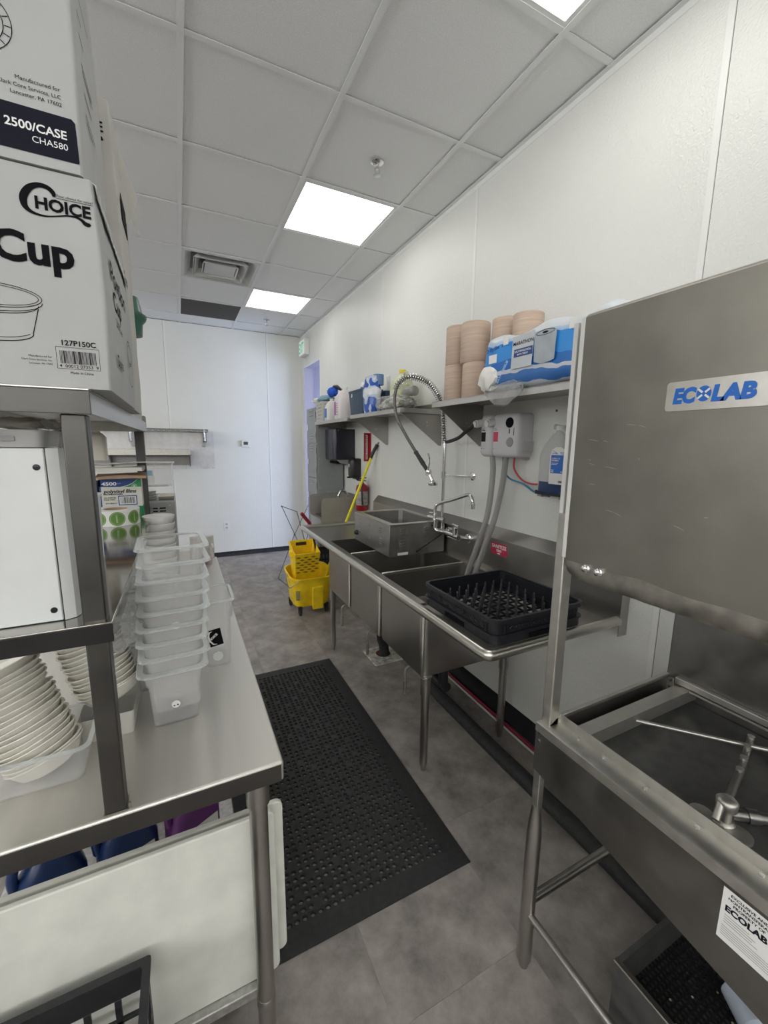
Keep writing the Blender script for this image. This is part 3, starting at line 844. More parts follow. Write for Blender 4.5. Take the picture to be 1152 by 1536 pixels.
# film box
t = thing('film_box', 'blue, green and white cling film box behind the sticker roll', 'box', (-.22, 1.965, MZ))
bx0, bx1, by0, by1, bz1 = -.293, -.149, 1.93, 2.0, 1.406
build(MB().box(bx0, bx1, by0, by1, MZ, bz1), 'box_body', M('film_box_card', (.66, .65, .60), .6, var=.03), t, bevel=.0015)
F = Flat((0, by0-.0004, 0), X, Z)
F.poly([(bx0, bz1), (bx0, 1.378), (-.255, 1.377), (-.222, 1.3765), (-.198, 1.382), (-.178, 1.392), (-.162, bz1)])
F.rect(bx0, bx0+.006, MZ, bz1)
build(F, 'printed_blue', blue_b, t)
build(Flat((0, by0-.0004, 0), X, Z).rect(-.232, -.167, 1.3025, 1.341), 'barcode_frame', blue_b, t)
build(Flat((0, by0-.0004, 0), X, Z).poly([(-.160, bz1), (-.176, 1.391), (-.196, 1.380), (-.216, 1.3755), (-.18, 1.3755), (bx1, 1.3755), (bx1, bz1)]), 'printed_green', green_b, t)
build(Flat((0, by0-.0004, 0), X, Z).rect(-.168, bx1, MZ, 1.297), 'printed_green', green_b, t)
build(Flat((0, by0-.0008, 0), X, Z).rect(-.2285, -.1705, 1.306, 1.3375), 'barcode_field', label_w, t)
build(Flat((0, by0-.0010, 0), X, Z).bars(-.225, -.174, 1.309, 1.3345, 20, 2), 'barcode', inkblue, t, stuff=True)
build(Flat((0, by0-.0009, 0), X, Z).ell(-.173, 1.378, .0085, .0085, .0018, 0, 360, 18).disc(-.173, 1.378, .0045, .0045, 12), 'emblem', M('emblem_pale', (.5, .65, .5), .6), t, stuff=True)
text('lettering', '4500', (-.284, by0-.0006, 1.383), X, Z, whiteink, t, width=.0505, height=.0135, align='LEFT', bold=.03)
text('lettering', 'SQ. FT.', (-.231, by0-.0006, 1.389), X, Z, whiteink, t, width=.013, align='LEFT')
text('lettering', 'polyvinyl films', (-.280, by0-.0003, 1.3525), X, Z, inkblue, t, width=.1125, align='LEFT', bold=.025, shear=.25)
text('lettering', 'PROFESSIONAL', (-.2805, by0-.0003, 1.3445), X, Z, inkblue, t, width=.0665, height=.0058, align='LEFT', bold=.03, shear=.2)
text('lettering', 'ALL PURPOSE', (-.2795, by0-.0003, 1.331), X, Z, inkblue, t, width=.040, height=.0055, align='LEFT', bold=.02)
text('lettering', 'FOOD WRAP', (-.280, by0-.0003, 1.3235), X, Z, inkblue, t, width=.038, height=.0055, align='LEFT', bold=.02)
build(Flat((0, by0-.0005, 0), X, Z).bars(-.275, -.237, 1.309, 1.3135, 16, 6), 'print', inkblue, t, stuff=True)
build(MB().box(bx1, bx1+.0006, by0, by1, MZ, 1.297), 'printed_green', green_b, t)
single(MB().box(-.40, -.300, 1.935, 2.0, MZ, 1.400), 'cardboard_box', M('violet_box', (.04, .035, .16), .6, var=.1), 'dark violet box standing left of the cling film box', 'box', bevel=.002)

# papers and cardboard on the boxes
def sheet(name, lb, cat, x0, x1, y0, y1, z, mat, seed, amp=.008, th=.0015, rot=0, group=None, base=0):
    m = MB()
    n = 9
    vs, off = [], seed*5.1
    cx_, cy_ = (x0+x1)/2, (y0+y1)/2
    cr, sr = math.cos(rot), math.sin(rot)
    for k in (0, th):
        for i in range(n):
            for j in range(n):
                x = x0+(x1-x0)*i/(n-1)-cx_; y = y0+(y1-y0)*j/(n-1)-cy_
                vs.append((cx_+x*cr-y*sr, cy_+x*sr+y*cr, z+k+amp*(.5+.5*noise.noise(Vector((x*9+off, y*9, off))))))
    fs = []
    N = n*n
    for i in range(n-1):
        for j in range(n-1):
            a = i*n+j
            fs += [(a, a+1, a+n+1, a+n), (N+a, N+a+n, N+a+n+1, N+a+1)]
    bnd = [i*n for i in range(n)] + [(n-1)*n+j for j in range(1, n)] + [i*n+n-1 for i in range(n-2, -1, -1)] + [j for j in range(n-2, 0, -1)]
    for q in range(len(bnd)):
        a, b = bnd[q], bnd[(q+1) % len(bnd)]
        fs.append((a, b, N+b, N+a))
    m.add(vs, fs)
    return single(m, name, mat, lb, cat, group, ang=60)
sheet('cardboard_sheet', 'torn brown cardboard piece lying on the cling film box', 'cardboard', -.300, -.128, 1.885, 1.995, 1.4065, kraft, 3, .018, .010, .03)
sheet('paper_stack', 'stack of loose white papers on top of the cardboard piece', 'papers', -.42, -.135, 1.86, 1.99, 1.436, paper, 6, .012, .014, -.02)
sheet('paper_sheet', 'single curled white sheet at the far end of the paper pile', 'papers', -.30, -.035, 1.875, 1.985, 1.463, label_w, 9, .016, .002, .04)
t = thing('plastic_jug', 'cream square plastic jug standing on the papers under the top shelf', 'jug', (-.285, 1.935, 1.480))
build(MB().loft([rr(-.285, 1.935, .028, .028, .01, 1.482), rr(-.285, 1.935, .030, .030, .012, 1.489), rr(-.285, 1.935, .030, .030, .012, 1.570), rr(-.285, 1.935, .022, .022, .014, 1.582), rr(-.285, 1.935, .016, .016, .012, 1.587)]), 'body', offw_p, t, ang=60)
build(MB().cyl((-.285, 1.935, 1.587), (-.285, 1.935, 1.594), .014, 16), 'cap', white_p, t)

# --- things at the far end of the table
t = thing('warmer_cabinet', 'grey metal countertop appliance with vent slots at the table end', 'appliance', (-.24, 2.3, TZ))
app_m = M('appliance_grey', (.30, .30, .30), .4, .5, var=.08)
build(MB().box(-.45, -.035, 2.14, 2.48, TZ+.02, 1.285), 'cabinet', app_m, t, bevel=.004)
for x in (-.42, -.065):
    for y in (2.17, 2.45): build(MB().cyl((x, y, TZ), (x, y, TZ+.02), .012, 10), 'foot', black_p, t)
for r_ in range(3):
    for c_ in range(3):
        build(MB().box(-.165+c_*.033, -.140+c_*.033, 2.1385, 2.1405, 1.222+r_*.014, 1.228+r_*.014), 'vent_slot', ink, t)
for x, z in ((-.058, 1.262), (-.050, 1.21), (-.1, 1.19), (-.06, 1.15)): build(MB().lathe([(0, 0), (.005, 0), (.004, .003), (0, .004)], (x, 2.14, z), 10, (X, Z, -Y)), 'screw', steel if z != 1.19 else ink, t)
single(MB().vessel([rr(-.07, 2.25, .03, .05, .01, 1.285), rr(-.07, 2.25, .036, .07, .012, 1.302)], [rr(-.07, 2.25, .034, .068, .012, 1.302), rr(-.07, 2.25, .028, .048, .01, 1.288)]), 'white_tray', offw_p, 'small cream tray on the grey appliance, right of the little plates', 'tray', ang=60)
plate0 = None
for k in range(7):
    z = 1.2855+k*.0062
    pl = MB().lathe([(0, z), (.020, z), (.034, z+.0045), (.034, z+.006), (.020, z+.0018), (0, z+.0018)], (-.145, 2.22, 0), 24)
    single(pl, 'small_plate', (label_w, lgrey_p)[k % 2], 'small flat lid, %s from the top of the low stack on the grey appliance' % nth(6-k), 'lid', 'stack of small lids on the appliance')
t = thing('clear_bin', 'clear acrylic bin holding white packets, above the little stack of lids', 'bin', (-.11, 2.3, 1.33))
build(MB().vessel([rr(-.105, 2.29, .062, .06, .01, 1.345), rr(-.105, 2.29, .070, .068, .012, 1.455)], [rr(-.105, 2.29, .077, .075, .014, 1.455), rr(-.105, 2.29, .077, .075, .014, 1.459), rr(-.105, 2.29, .068, .066, .012, 1.459), rr(-.105, 2.29, .060, .058, .01, 1.348)]), 'bin_body', pan_c, t)
build(MB().box(-.155, -.12, 2.27, 2.30, 1.349, 1.435), 'packet', label_w, t)
build(Flat((0, 2.2695, 0), X, Z).rect(-.152, -.125, 1.395, 1.42), 'packet_print', M('pale_blue_print', (.25, .45, .6), .6), t)
single(MB().box(-.44, -.19, 2.2, 2.4, 1.2855, 1.345).box(-.19, -.17, 2.26, 2.4, 1.3385, 1.345).box(-.19, -.06, 2.31, 2.335, 1.3375, 1.3445), 'wire_riser', steel_d, 'dark steel riser on the grey appliance under the clear bin', 'riser')

# white bowls
for k in range(13):
    z = TZ+k*.0285
    m = MB().lathe([(0, z), (.030, z), (.052, z+.022), (.0585, z+.05), (.0575, z+.0515), (.050, z+.024), (.028, z+.003), (0, z+.003)], (-.093, 1.86, 0), 28)
    single(m, 'plastic_bowl', white_p, 'white plastic bowl, %s from the top of the nested stack behind the clear pans' % nth(12-k), 'bowl', 'nested white bowls')

# clear pans
def pan_at(x, y, z, lb, grp, rot=0):
    t = thing('food_pan', lb, 'food pan', (0, 0, 0), grp)
    b = MB().vessel([rr(0,0,.0500,.055,.014,0), rr(0,0,.0560,.061,.016,.104), rr(0,0,.0605,.0655,.018,.110), rr(0,0,.0650,.070,.018,.146)],
                    [rr(0,0,.0628,.0678,.018,.146), rr(0,0,.0583,.0633,.016,.111), rr(0,0,.0538,.0588,.015,.106), rr(0,0,.0480,.053,.012,.003)])
    build(b, 'pan_body', pan_c, t, ang=50)
    rm = MB().loft([rr(0,0,.0640,.069,.018,.1465), rr(0,0,.0745,.080,.022,.1465), rr(0,0,.0775,.083,.023,.1435), rr(0,0,.0785,.084,.024,.1445), rr(0,0,.0755,.081,.023,.1495), rr(0,0,.0640,.069,.018,.1495)], closed=True)
    build(rm, 'rim', pan_rim, t, ang=50)
    t.location = (x, y, z)
    t.rotation_euler.z = rot
    return t
px_, py_ = -.048, 1.103
ords = ('lowest', 'second', 'third', 'fourth', 'fifth', 'sixth', 'seventh', 'eighth', 'topmost')
for k in range(9):
    if k == 0: p0_ = pan_at(px_, py_, TZ, 'lowest clear pan of the front stack, with a round white sticker, on table', 'front stack of clear pans'); p = p0_
    else:
        p = dup(p0_, None, (px_+.0022*k+(.003 if k % 3 == 1 else 0), py_, TZ+.0375*k), 'clear plastic food pan, %s from the bottom of the front stack' % ords[k] if k < 8 else 'topmost clear plastic food pan of the front stack, open and empty')
    p.rotation_euler.z = .05+(.012 if k % 2 else -.01)
for k, zz in ((0, .052), (5, .067)):
    par = [o for o in C.objects if o.name.startswith('food_pan')][k]
    st = MB().lathe([(0, 0), (.0095, 0), (.0095, .0006), (0, .0007)], (0, -.0562-zz*.045, zz), 18, (X, Z, -Y))
    so = build(st, 'round_sticker', label_w, None)
    for v in so.data.vertices: v.co += so.location
    so.location = (0, 0, 0); so.parent = par
    fl2 = Flat((0, -.0571-zz*.045, zz), X, Z)
    fl2.poly([(-.006, -.001), (-.002, -.001), (-.002, -.0045), (-.005, -.004)]).poly([(.001, -.003), (.006, -.004), (.005, .0), (.003, .0)])
    f2 = build(fl2, 'print', ink, None, stuff=True)
    for v in f2.data.vertices: v.co += f2.location
    f2.location = (0, 0, 0); f2.parent = so
for k in range(5):
    if k == 0: q0_ = pan_at(-.125, 1.285, TZ, 'lowest clear pan of the rear stack, mostly hidden behind front stack', 'rear stack of clear pans')
    else: dup(q0_, None, (-.125+.002*k, 1.285, TZ+.0375*k), 'clear pan, %s from the bottom of the rear stack' % ords[k])

t = thing('square_container', 'tall clear square container with a black brand sticker, right of the pans', 'container', (.072, 1.345, TZ))
cx_, cy_ = .072, 1.347
build(MB().vessel([rr(cx_,cy_,.034,.062,.014,TZ), rr(cx_,cy_,.038,.070,.016,TZ+.15), rr(cx_+.001,cy_,.043,.074,.018,TZ+.158), rr(cx_+.001,cy_,.044,.078,.018,TZ+.212)],
                  [rr(cx_+.001,cy_,.0418,.0758,.018,TZ+.212), rr(cx_+.001,cy_,.041,.072,.018,TZ+.159), rr(cx_,cy_,.036,.068,.016,TZ+.151), rr(cx_,cy_,.032,.060,.013,TZ+.004)]), 'container_body', pan_c, t, ang=50)
build(MB().loft([rr(cx_+.001,cy_,.0425,.0765,.018,TZ+.212), rr(cx_+.001,cy_,.050,.084,.022,TZ+.211), rr(cx_+.001,cy_,.051,.085,.022,TZ+.215), rr(cx_+.001,cy_,.0425,.0765,.018,TZ+.217)], closed=True), 'rim', pan_rim, t, ang=50)
yf = cy_-.0685
F = Flat((.060, yf-.001, .968), (X+Z*.16).normalized(), (Z-X*.16).normalized())
F.rect(-.022, .022, -.027, .027)
sk = build(F, 'sticker', ink, t)
F = Flat((.060, yf-.0016, .968), (X+Z*.16).normalized(), (Z-X*.16).normalized())
F.stroke([(-.002, .022), (-.010, .021), (-.015, .010), (-.014, -.006), (-.006, -.020), (.004, -.022)], [.001, .004, .005, .005, .004, .001])
build(F, 'print', whiteink, sk, stuff=True)
text('lettering', 'CHOICE', (.060-.003, yf-.0014, .966), (X*.75+Z*.65).normalized(), (Z*.75-X*.65).normalized(), whiteink, sk, width=.036, align='CENTER', bold=.05)
build(MB().lathe([(0, 0), (.015, 0), (.015, .0006), (0, .0007)], (.068, yf+.002, .905), 18, (X, Z, -Y)), 'round_sticker', frost, t)

t = thing('square_container', 'small clear tub with pink packets at the far end of the table', 'container', (.09, 2.5, TZ))
build(MB().vessel([rr(.10,2.50,.028,.045,.01,TZ), rr(.10,2.50,.034,.055,.012,TZ+.10)], [rr(.10,2.50,.042,.063,.014,TZ+.10), rr(.10,2.50,.042,.063,.014,TZ+.104), rr(.10,2.50,.032,.053,.012,TZ+.104), rr(.10,2.50,.026,.043,.009,TZ+.003)]), 'container_body', pan_c, t, ang=50)
build(blob((.10, 2.5, TZ+.026), .022, .036, .020, 12, .4, 3), 'pink_packets', M('pink_packets', (.48, .16, .20), .6, var=.4, vs=60), t, ang=60)

# paper bowls in leaning nested stacks
def bowl_mesh():
    return MB().lathe([(0, 0), (.036, 0), (.052, .008), (.066, .032), (.0695, .034), (.0695, .0362), (.065, .035), (.050, .0105), (.035, .0022), (0, .0022)], (0, 0, 0), 30)
b0 = None
def stack(base, d, n, pitch, lb, grp, wob):
    global b0
    d = Vector(d).normalized()
    for k in range(n):
        if b0 is None:
            o = single(bowl_mesh(), 'paper_bowl', bowl_m, lb % nth(n-1-k), 'bowl', grp)
            b0 = o
        else:
            o = dup(b0, None, None, lb % nth(n-1-k))
            o['group'] = grp
        o.rotation_mode = 'QUATERNION'
        dd = (d + Vector((wob*math.sin(k*1.3), wob*math.cos(k*2.1), 0))).normalized()
        o.rotation_quaternion = Z.rotation_difference(dd)
        o.location = Vector(base) + d*(pitch*k) + Vector((.002*math.sin(k*2.3), .002*math.cos(k*1.7), 0))
stack((-.282, .998, .8755), (-.34, .16, .93), 19, .0112, 'white paper bowl, %s from the top of the leaning stack in the clear tub', 'front stack of paper bowls', .03)
stack((-.182, 1.128, .93), (-.28, .14, .95), 16, .0110, 'white paper bowl, %s from the top of the stack behind the overshelf post', 'rear stack of paper bowls', .03)
t = thing('square_container', 'clear square tub holding the left leaning stack of paper bowls', 'container', (-.295, 1.0, TZ))
tcx, tcy = -.292, 1.005
build(MB().vessel([rr(tcx,tcy,.074,.070,.016,TZ), rr(tcx,tcy,.088,.084,.02,TZ+.078)], [rr(tcx,tcy,.086,.082,.02,TZ+.078), rr(tcx,tcy,.072,.068,.015,TZ+.003)]), 'container_body', pan_c, t, ang=50)
build(MB().loft([rr(tcx,tcy,.0865,.0825,.02,TZ+.078), rr(tcx,tcy,.094,.090,.024,TZ+.077), rr(tcx,tcy,.095,.091,.024,TZ+.080), rr(tcx,tcy,.0865,.0825,.02,TZ+.082)], closed=True), 'rim', pan_rim, t, ang=50)
single(blob((-.150, 1.075, 1.135), .036, .05, .052, 21, .45, 2.2, 4), 'clear_bag', film, 'crumpled clear bag top bulging right of the overshelf post', 'bag', ang=180)
t = thing('carton_tray', 'low white carton tray under the rear bowl stack', 'tray', (-.19, 1.14, TZ))
build(MB().vessel([rr(-.190, 1.140, .052, .085, .006, TZ), rr(-.190, 1.140, .056, .09, .006, TZ+.058)], [rr(-.190, 1.140, .0545, .0885, .006, TZ+.058), rr(-.190, 1.140, .0505, .0835, .006, TZ+.003)]), 'tray_body', carton_w, t, ang=50)

# --- under the table
def board(lb, x0, x1, y, z0, z1, th, lean):
    m = MB()
    cx_, cz = (x0+x1)/2, (z0+z1)/2
    def ring(yy):
        return [Vector((p.x, yy+lean*(p.y-z0), p.y)) for p in rr(cx_, cz, (x1-x0)/2, (z1-z0)/2, .018, 0, 5)]
    m.loft([ring(y), ring(y+th)])
    return single(m, 'cutting_board', cutb_m, lb, 'cutting board', 'cutting boards under the table', bevel=.003)
board('front large white cutting board leaning behind the table leg', -.47, .155, .893, .2005, .664, .014, .02)
board('second white cutting board, sticking out farthest to the right', -.40, .182, .930, .2005, .650, .014, .02)

t = thing('milk_crate', 'black plastic crate with lattice sides on the floor at lower left', 'crate', (-.3, .69, 0))
kx0, kx1, ky0, ky1, kz = -.46, -.128, .50, .862, .452
def lattice(axis, pos, th, u0, u1, z0, z1):
    m = MB()
    def B(a0, a1, c0, c1):
        if axis == 'y': m.box(a0, a1, pos, pos+th, c0, c1)
        else: m.box(pos, pos+th, a0, a1, c0, c1)
    B(u0, u1, z1-.055, z1); B(u0, u1, z0, z0+.04)
    n = 6
    for k in range(n+1):
        u = u0+(u1-u0-.012)*k/n
        B(u, u+.012, z0+.04, z1-.055)
    for k in range(1, 6):
        z = z0+.04+(z1-z0-.095)*k/6
        B(u0+.012, u1-.012, z-.004, z+.004)
    return m
build(lattice('y', ky1-.008, .008, kx0, kx1, 0, kz), 'side_wall', black_p, t, bevel=.001)
build(lattice('y', ky0, .008, kx0, kx1, 0, kz), 'side_wall', black_p, t, bevel=.001)
build(lattice('x', kx1-.008, .008, ky0+.008, ky1-.008, 0, kz), 'side_wall', black_p, t, bevel=.001)
build(lattice('x', kx0, .008, ky0+.008, ky1-.008, 0, kz), 'side_wall', black_p, t, bevel=.001)
build(MB().loft([rr(-.294, .681, .172, .187, .006, kz), rr(-.294, .681, .172, .187, .006, kz+.006), rr(-.294, .681, .156, .171, .004, kz+.006), rr(-.294, .681, .156, .171, .004, kz)], closed=True), 'rim', black_p, t)
g = MB()
for k in range(8): g.box(kx0+.01+k*.04, kx0+.02+k*.04, ky0+.008, ky1-.008, .01, .02)
for k in range(8): g.box(kx0+.008, kx1-.008, ky0+.02+k*.044, ky0+.03+k*.044, .012, .019)
build(g, 'base_grid', black_p, t, stuff=True)

def jug(name, lb, cat, loc, hx, hy, h, mat, capm, rot=0, handle=True, lbl=None, neck=.018, capc=None, group=None):
    t = thing(name, lb, cat, (0, 0, 0), group)
    b = MB().loft([rr(0,0,hx*.93,hy*.93,.25*hx,0), rr(0,0,hx,hy,.35*hx,h*.03), rr(0,0,hx,hy,.4*hx,h*.58), rr(0,0,hx*.86,hy*.88,.5*hx,h*.72), rr(0,0,hx*.5,hy*.55,.4*hx,h*.86), rr(0,0,neck,neck,neck*.9,h*.91), rr(0,0,neck,neck,neck*.9,h*.95)])
    build(b, 'body', mat, t, ang=60)
    build(MB().lathe([(neck*1.2, h*.93), (neck*1.25, h*.94), (neck*1.25, h), (neck*1.1, h*1.005), (0, h*1.005)], (0, 0, 0), 16), 'cap', capm, t)
    if handle:
        build(MB().tube(catmull([(-neck*.6, 0, h*.90), (-hx*.75, 0, h*.92), (-hx*.98, 0, h*.80), (-hx*.95, 0, h*.62)], 5), [hx*.16]*16, 8), 'handle', mat, t, ang=60)
    if lbl:
        build(Flat((0, -hy-.0006, 0), X, Z).rect(-hx*.75, hx*.75, h*.12, h*.54), 'label', lbl, t)
    t.location = loc
    t.rotation_euler.z = rot
    return t
jug('cleaner_jug', 'purple cleaner jug behind the cutting boards on the undershelf', 'jug', (-.035, 1.32, .2), .078, .05, .275, purple, black_p, .5, True, label_w, .016)
jug('cleaner_jug', 'dark blue jug with a pale label in the shadow under the table, right one', 'jug', (-.215, 1.30, .2), .078, .05, .285, bottle_b, black_p, .4, True, label_w, .018, group='blue jugs under the table')
jug('cleaner_jug', 'dark blue jug with a pale label in the shadow under the table at far left', 'jug', (-.39, 1.26, .2), .078, .05, .285, bottle_b, black_p, .4, True, label_w, .018, group='blue jugs under the table')
# ------------------------------------------------------------------ right: three-compartment sink
t = thing('compartment_sink', 'long three-compartment stainless sink with drainboards along the right wall', 'sink', (1.22, 2.15, 0))
SX0, SX1 = .94, 1.50
RZ = .862
ys = (1.478, 1.942, 2.397, 2.835)
for k in range(3):
    a, b = ys[k]+.006, ys[k+1]-.006
    cx_, cy_, hx, hy = (SX0+SX1)/2, (a+b)/2, (SX1-SX0)/2, (b-a)/2
    bw = build(MB().vessel([rr(cx_,cy_,hx-.004,hy-.004,.03,.492), rr(cx_,cy_,hx,hy,.035,.505), rr(cx_,cy_,hx,hy,.035,RZ-.012)],
                      [rr(cx_,cy_,hx-.004,hy-.004,.035,RZ-.012), rr(cx_,cy_,hx-.004,hy-.004,.035,.53), rr(cx_,cy_,hx-.03,hy-.03,.035,.51)]), 'bowl', steel, t, ang=50)
    build(MB().lathe([(0, .5115), (.045, .5115), (.048, .5135), (.045, .515), (.02, .512), (0, .512)], (cx_, cy_, 0), 24), 'drain_strainer', chrome, bw)
    build(MB().cyl((cx_, cy_, .492), (cx_, cy_, .40), .026, 14).cyl((cx_, cy_, .44), (cx_-.06, cy_, .43), .016, 10), 'drain_valve', chrome, bw)
for k in (1, 2):
    build(MB().box(SX0+.01, SX1-.004, ys[k]-.007, ys[k]+.007, RZ-.02, RZ+.002), 'divider_cap', alu, t, bevel=.004)
    build(MB().prism([(SX0-.0005, ys[k]-.012), (SX0-.006, ys[k]-.006), (SX0-.006, ys[k]+.006), (SX0-.0005, ys[k]+.012)], 'z', .50, RZ-.03), 'front_seam', alu, t)
build(MB().prism([(SX0-.0005, ys[0]-.002), (SX0-.005, ys[0]+.004), (SX0-.005, ys[0]+.018), (SX0-.0005, ys[0]+.024)], 'z', .50, RZ-.03), 'front_seam', alu, t)
# deck: front and rear ledges, end ledges
dk = MB()
dk.box(.885, SX0+.004, ys[0], ys[3], RZ-.012, RZ).box(SX1-.004, 1.54, ys[0], ys[3], RZ-.012, RZ)
build(dk, 'deck', steel, t, stuff=True)
YN, YF_ = .985, 3.32
def drain(y0, y1, zlo, zhi, name):
    # sloped board with raised edge; slopes towards the bowls
    m = MB()
    m.loft([[Vector((.885, y, z-.012)) for y, z in ((y0, zlo), (y1, zhi))] + [Vector((1.54, y, z-.012)) for y, z in ((y1, zhi), (y0, zlo))],
            [Vector((.885, y, z)) for y, z in ((y0, zlo), (y1, zhi))] + [Vector((1.54, y, z)) for y, z in ((y1, zhi), (y0, zlo))]])
    return build(m, name, steel, t)
drain(YN, ys[0]+.006, RZ-.004, RZ-.016, 'drainboard')
drain(ys[3]-.006, YF_, RZ-.016, RZ-.004, 'drainboard')
build(MB().box(.886, .892, YN, ys[0], .842, RZ).box(.886, 1.54, YN, YN+.006, .842, RZ).box(.886, .892, ys[3], YF_, .842, RZ).box(.886, 1.54, YF_-.006, YF_, .842, RZ), 'drainboard_skirt', steel, t, stuff=True)
RR = .0205
rim = MB().tube([(1.545, YN, RZ+.002), (.88, YN, RZ+.002), (.88, YF_, RZ+.002), (1.545, YF_, RZ+.002)], RR, 14)
rim = MB()
rim.tube([(1.545, YN, RZ+.002)] + [(.88+.02-.02*math.sin(a), YN+.02-.02*math.cos(a), RZ+.002) for a in [k*PI/10 for k in range(6)]] + [(.88+.02-.02*math.cos(a), YF_-.02+.02*math.sin(a), RZ+.002) for a in [k*PI/10 for k in range(6)]] + [(1.545, YF_, RZ+.002)], RR, 16)
build(rim, 'rolled_rim', alu, t, ang=60)
# backsplash with sloped top
prof = [(1.54, RZ-.012), (1.54, 1.050), (XR-.004, 1.105), (XR-.004, 1.093), (1.552, 1.042), (1.552, RZ-.012)]
build(MB().prism([(x, z) for x, z in prof], 'y', YN-.01, YF_+.012), 'backsplash', steel, t, ang=20)
build(MB().prism([(1.54, RZ-.06), (1.54, 1.050), (XR-.004, 1.105), (XR-.004, RZ-.06)], 'y', YN-.013, YN-.0095), 'splash_end', steel, t)
build(MB().prism([(1.54, RZ-.06), (1.54, 1.050), (XR-.004, 1.105), (XR-.004, RZ-.06)], 'y', YF_+.012, YF_+.0155), 'splash_end', steel, t)
for x, y in ((.966, 1.492), (.966, 2.80), (1.462, 1.512), (1.462, 2.80)):
    lg = build(MB().cyl((x, y, .035), (x, y, .495), .0195, 18), 'leg', steel, t)
    build(MB().lathe([(.0198, .40), (.0245, .402), (.0245, .49), (.03, .4925)], (x, y, 0), 18), 'leg_collar', steel, lg)
    build(MB().lathe([(0, 0), (.010, 0), (.012, .012), (.016, .03), (.0185, .05), (.0185, .09)], (x, y, 0), 14), 'foot', steel, lg)
# drain lever handles and trap pipes under the bowls
for x, y in ((1.02, 2.62), (1.02, 2.17), (1.03, 1.71)):
    build(MB().tube(catmull([(1.16, y, .43), (x+.03, y, .425), (x-.03, y, .42), (x-.05, y, .40), (x-.05, y, .34)], 5), .0055, 8).cyl((x-.05, y, .345), (x-.05, y, .27), .009, 10), 'drain_lever', steel_w, t)
pp = MB()
for y in (2.615, 2.17, 1.71): pp.tube(catmull([(1.22, y, .42), (1.22, y, .30), (1.24, y+.02*(y < 2.6), .24)], 6), .027, 12)
pp.tube([(1.24, 1.70, .24), (1.24, 2.62, .21)], .027, 12)
build(pp, 'drain_pipes', black_p, t, stuff=True)
build(MB().tube(catmull([(1.24, 2.52, .21), (1.25, 2.54, .15), (1.27, 2.55, .09), (1.28, 2.55, .012)], 6), .036, 14), 'drain_tail', rubber, t)

t = thing('floor_drain', 'rusty square floor sink under the compartment sink with black pipe', 'floor drain', (1.27, 2.56, 0))
build(MB().loft([rr(1.275, 2.565, .118, .125, .01, .0005), rr(1.275, 2.565, .116, .123, .01, .006), rr(1.275, 2.565, .085, .09, .008, .006), rr(1.275, 2.565, .085, .09, .008, .0005)], closed=True), 'frame', rust_m, t)
build(MB().box(1.19, 1.36, 2.475, 2.655, .0004, .0022), 'basin', rust_m, t)
build(MB().lathe([(0, .0022), (.055, .0022), (.055, .0032), (0, .0032)], (1.285, 2.585, 0), 20), 'drain_hole', rust_r, t)
build(MB().obox((1.245, 2.50, .0055), (.045, .01, .0), (-.008, .02, .0), (0, 0, .003)), 'loose_cover', rust_m, t)

t = thing('sanitize_sign', 'small red sanitize sticker on the sink backsplash', 'sign', (1.539, 1.682, .963))
build(MB().box(1.5385, 1.5398, 1.655, 1.787, .952, 1.014) if 0 else MB().box(1.5385, 1.5398, 1.618, 1.746, .963, 1.028), 'plate', pink_s, t, bevel=.0006)
sgx = 1.5384
text('lettering', 'SANITIZE', (sgx, 1.682, 1.001), -Y, Z, whiteink, t, width=.112, bold=.025)
build(Flat((sgx-.0001, 0, 0), -Y, Z).rect(-1.702, -1.662, .989, .993).rect(-1.702, -1.662, .982, .986).rect(-1.693, -1.671, .969, .975), 'print', whiteink, t, stuff=True)
t = thing('instruction_plate', 'small white instruction sticker on the backsplash behind the faucet', 'sign', (1.539, 2.12, .965))
build(MB().box(1.5385, 1.5398, 2.07, 2.17, .965, 1.032), 'plate', label_w, t)
build(Flat((1.5384, 2.12, 0), -Y, Z).rect(-.03, .002, 1.000, 1.022).rect(.015, .035, .975, 1.01), 'print', grey_p, t, stuff=True)

# ------------------------------------------------------------------ food warmer standing across the first bowl
t = thing('food_warmer', 'grey steel countertop food warmer with louvred sides standing on the sink', 'food warmer', (1.33, 2.5, .866))
wx0, wx1, wy0, wy1, wz0, wz1 = 1.122, 1.528, 2.188, 2.75, .8665, 1.068
m = MB()
cx_, cy_, hx, hy = (wx0+wx1)/2, (wy0+wy1)/2, (wx1-wx0)/2, (wy1-wy0)/2
m.vessel([rr(cx_,cy_,hx,hy,.002,wz0,1), rr(cx_,cy_,hx,hy,.002,wz1,1)], [rr(cx_,cy_,hx-.042,hy-.042,.02,wz1,4) if 0 else rr(cx_,cy_,hx-.042,hy-.042,.02,wz1,1), rr(cx_,cy_,hx-.046,hy-.046,.02,wz0+.03,1)])
build(m, 'casing', M('warmer_steel', (.36, .35, .33), .42, .9, var=.1, vs=40, rvar=.08), t, bevel=.003)
build(MB().loft([rr(cx_,cy_,hx+.001,hy+.001,.004,wz1-.004,2), rr(cx_,cy_,hx+.002,hy+.002,.004,wz1+.002,2), rr(cx_,cy_,hx-.044,hy-.044,.018,wz1+.002,2), rr(cx_,cy_,hx-.044,hy-.044,.018,wz1-.004,2)], closed=True), 'top_flange', alu, t)
build(MB().tube(catmull([(1.2, 2.35, wz0+.05), (1.3, 2.34, wz0+.06), (1.38, 2.4, wz0+.06), (1.38, 2.6, wz0+.06), (1.28, 2.66, wz0+.06)], 6), .006, 8), 'heating_element', chrome, t)
lv = None
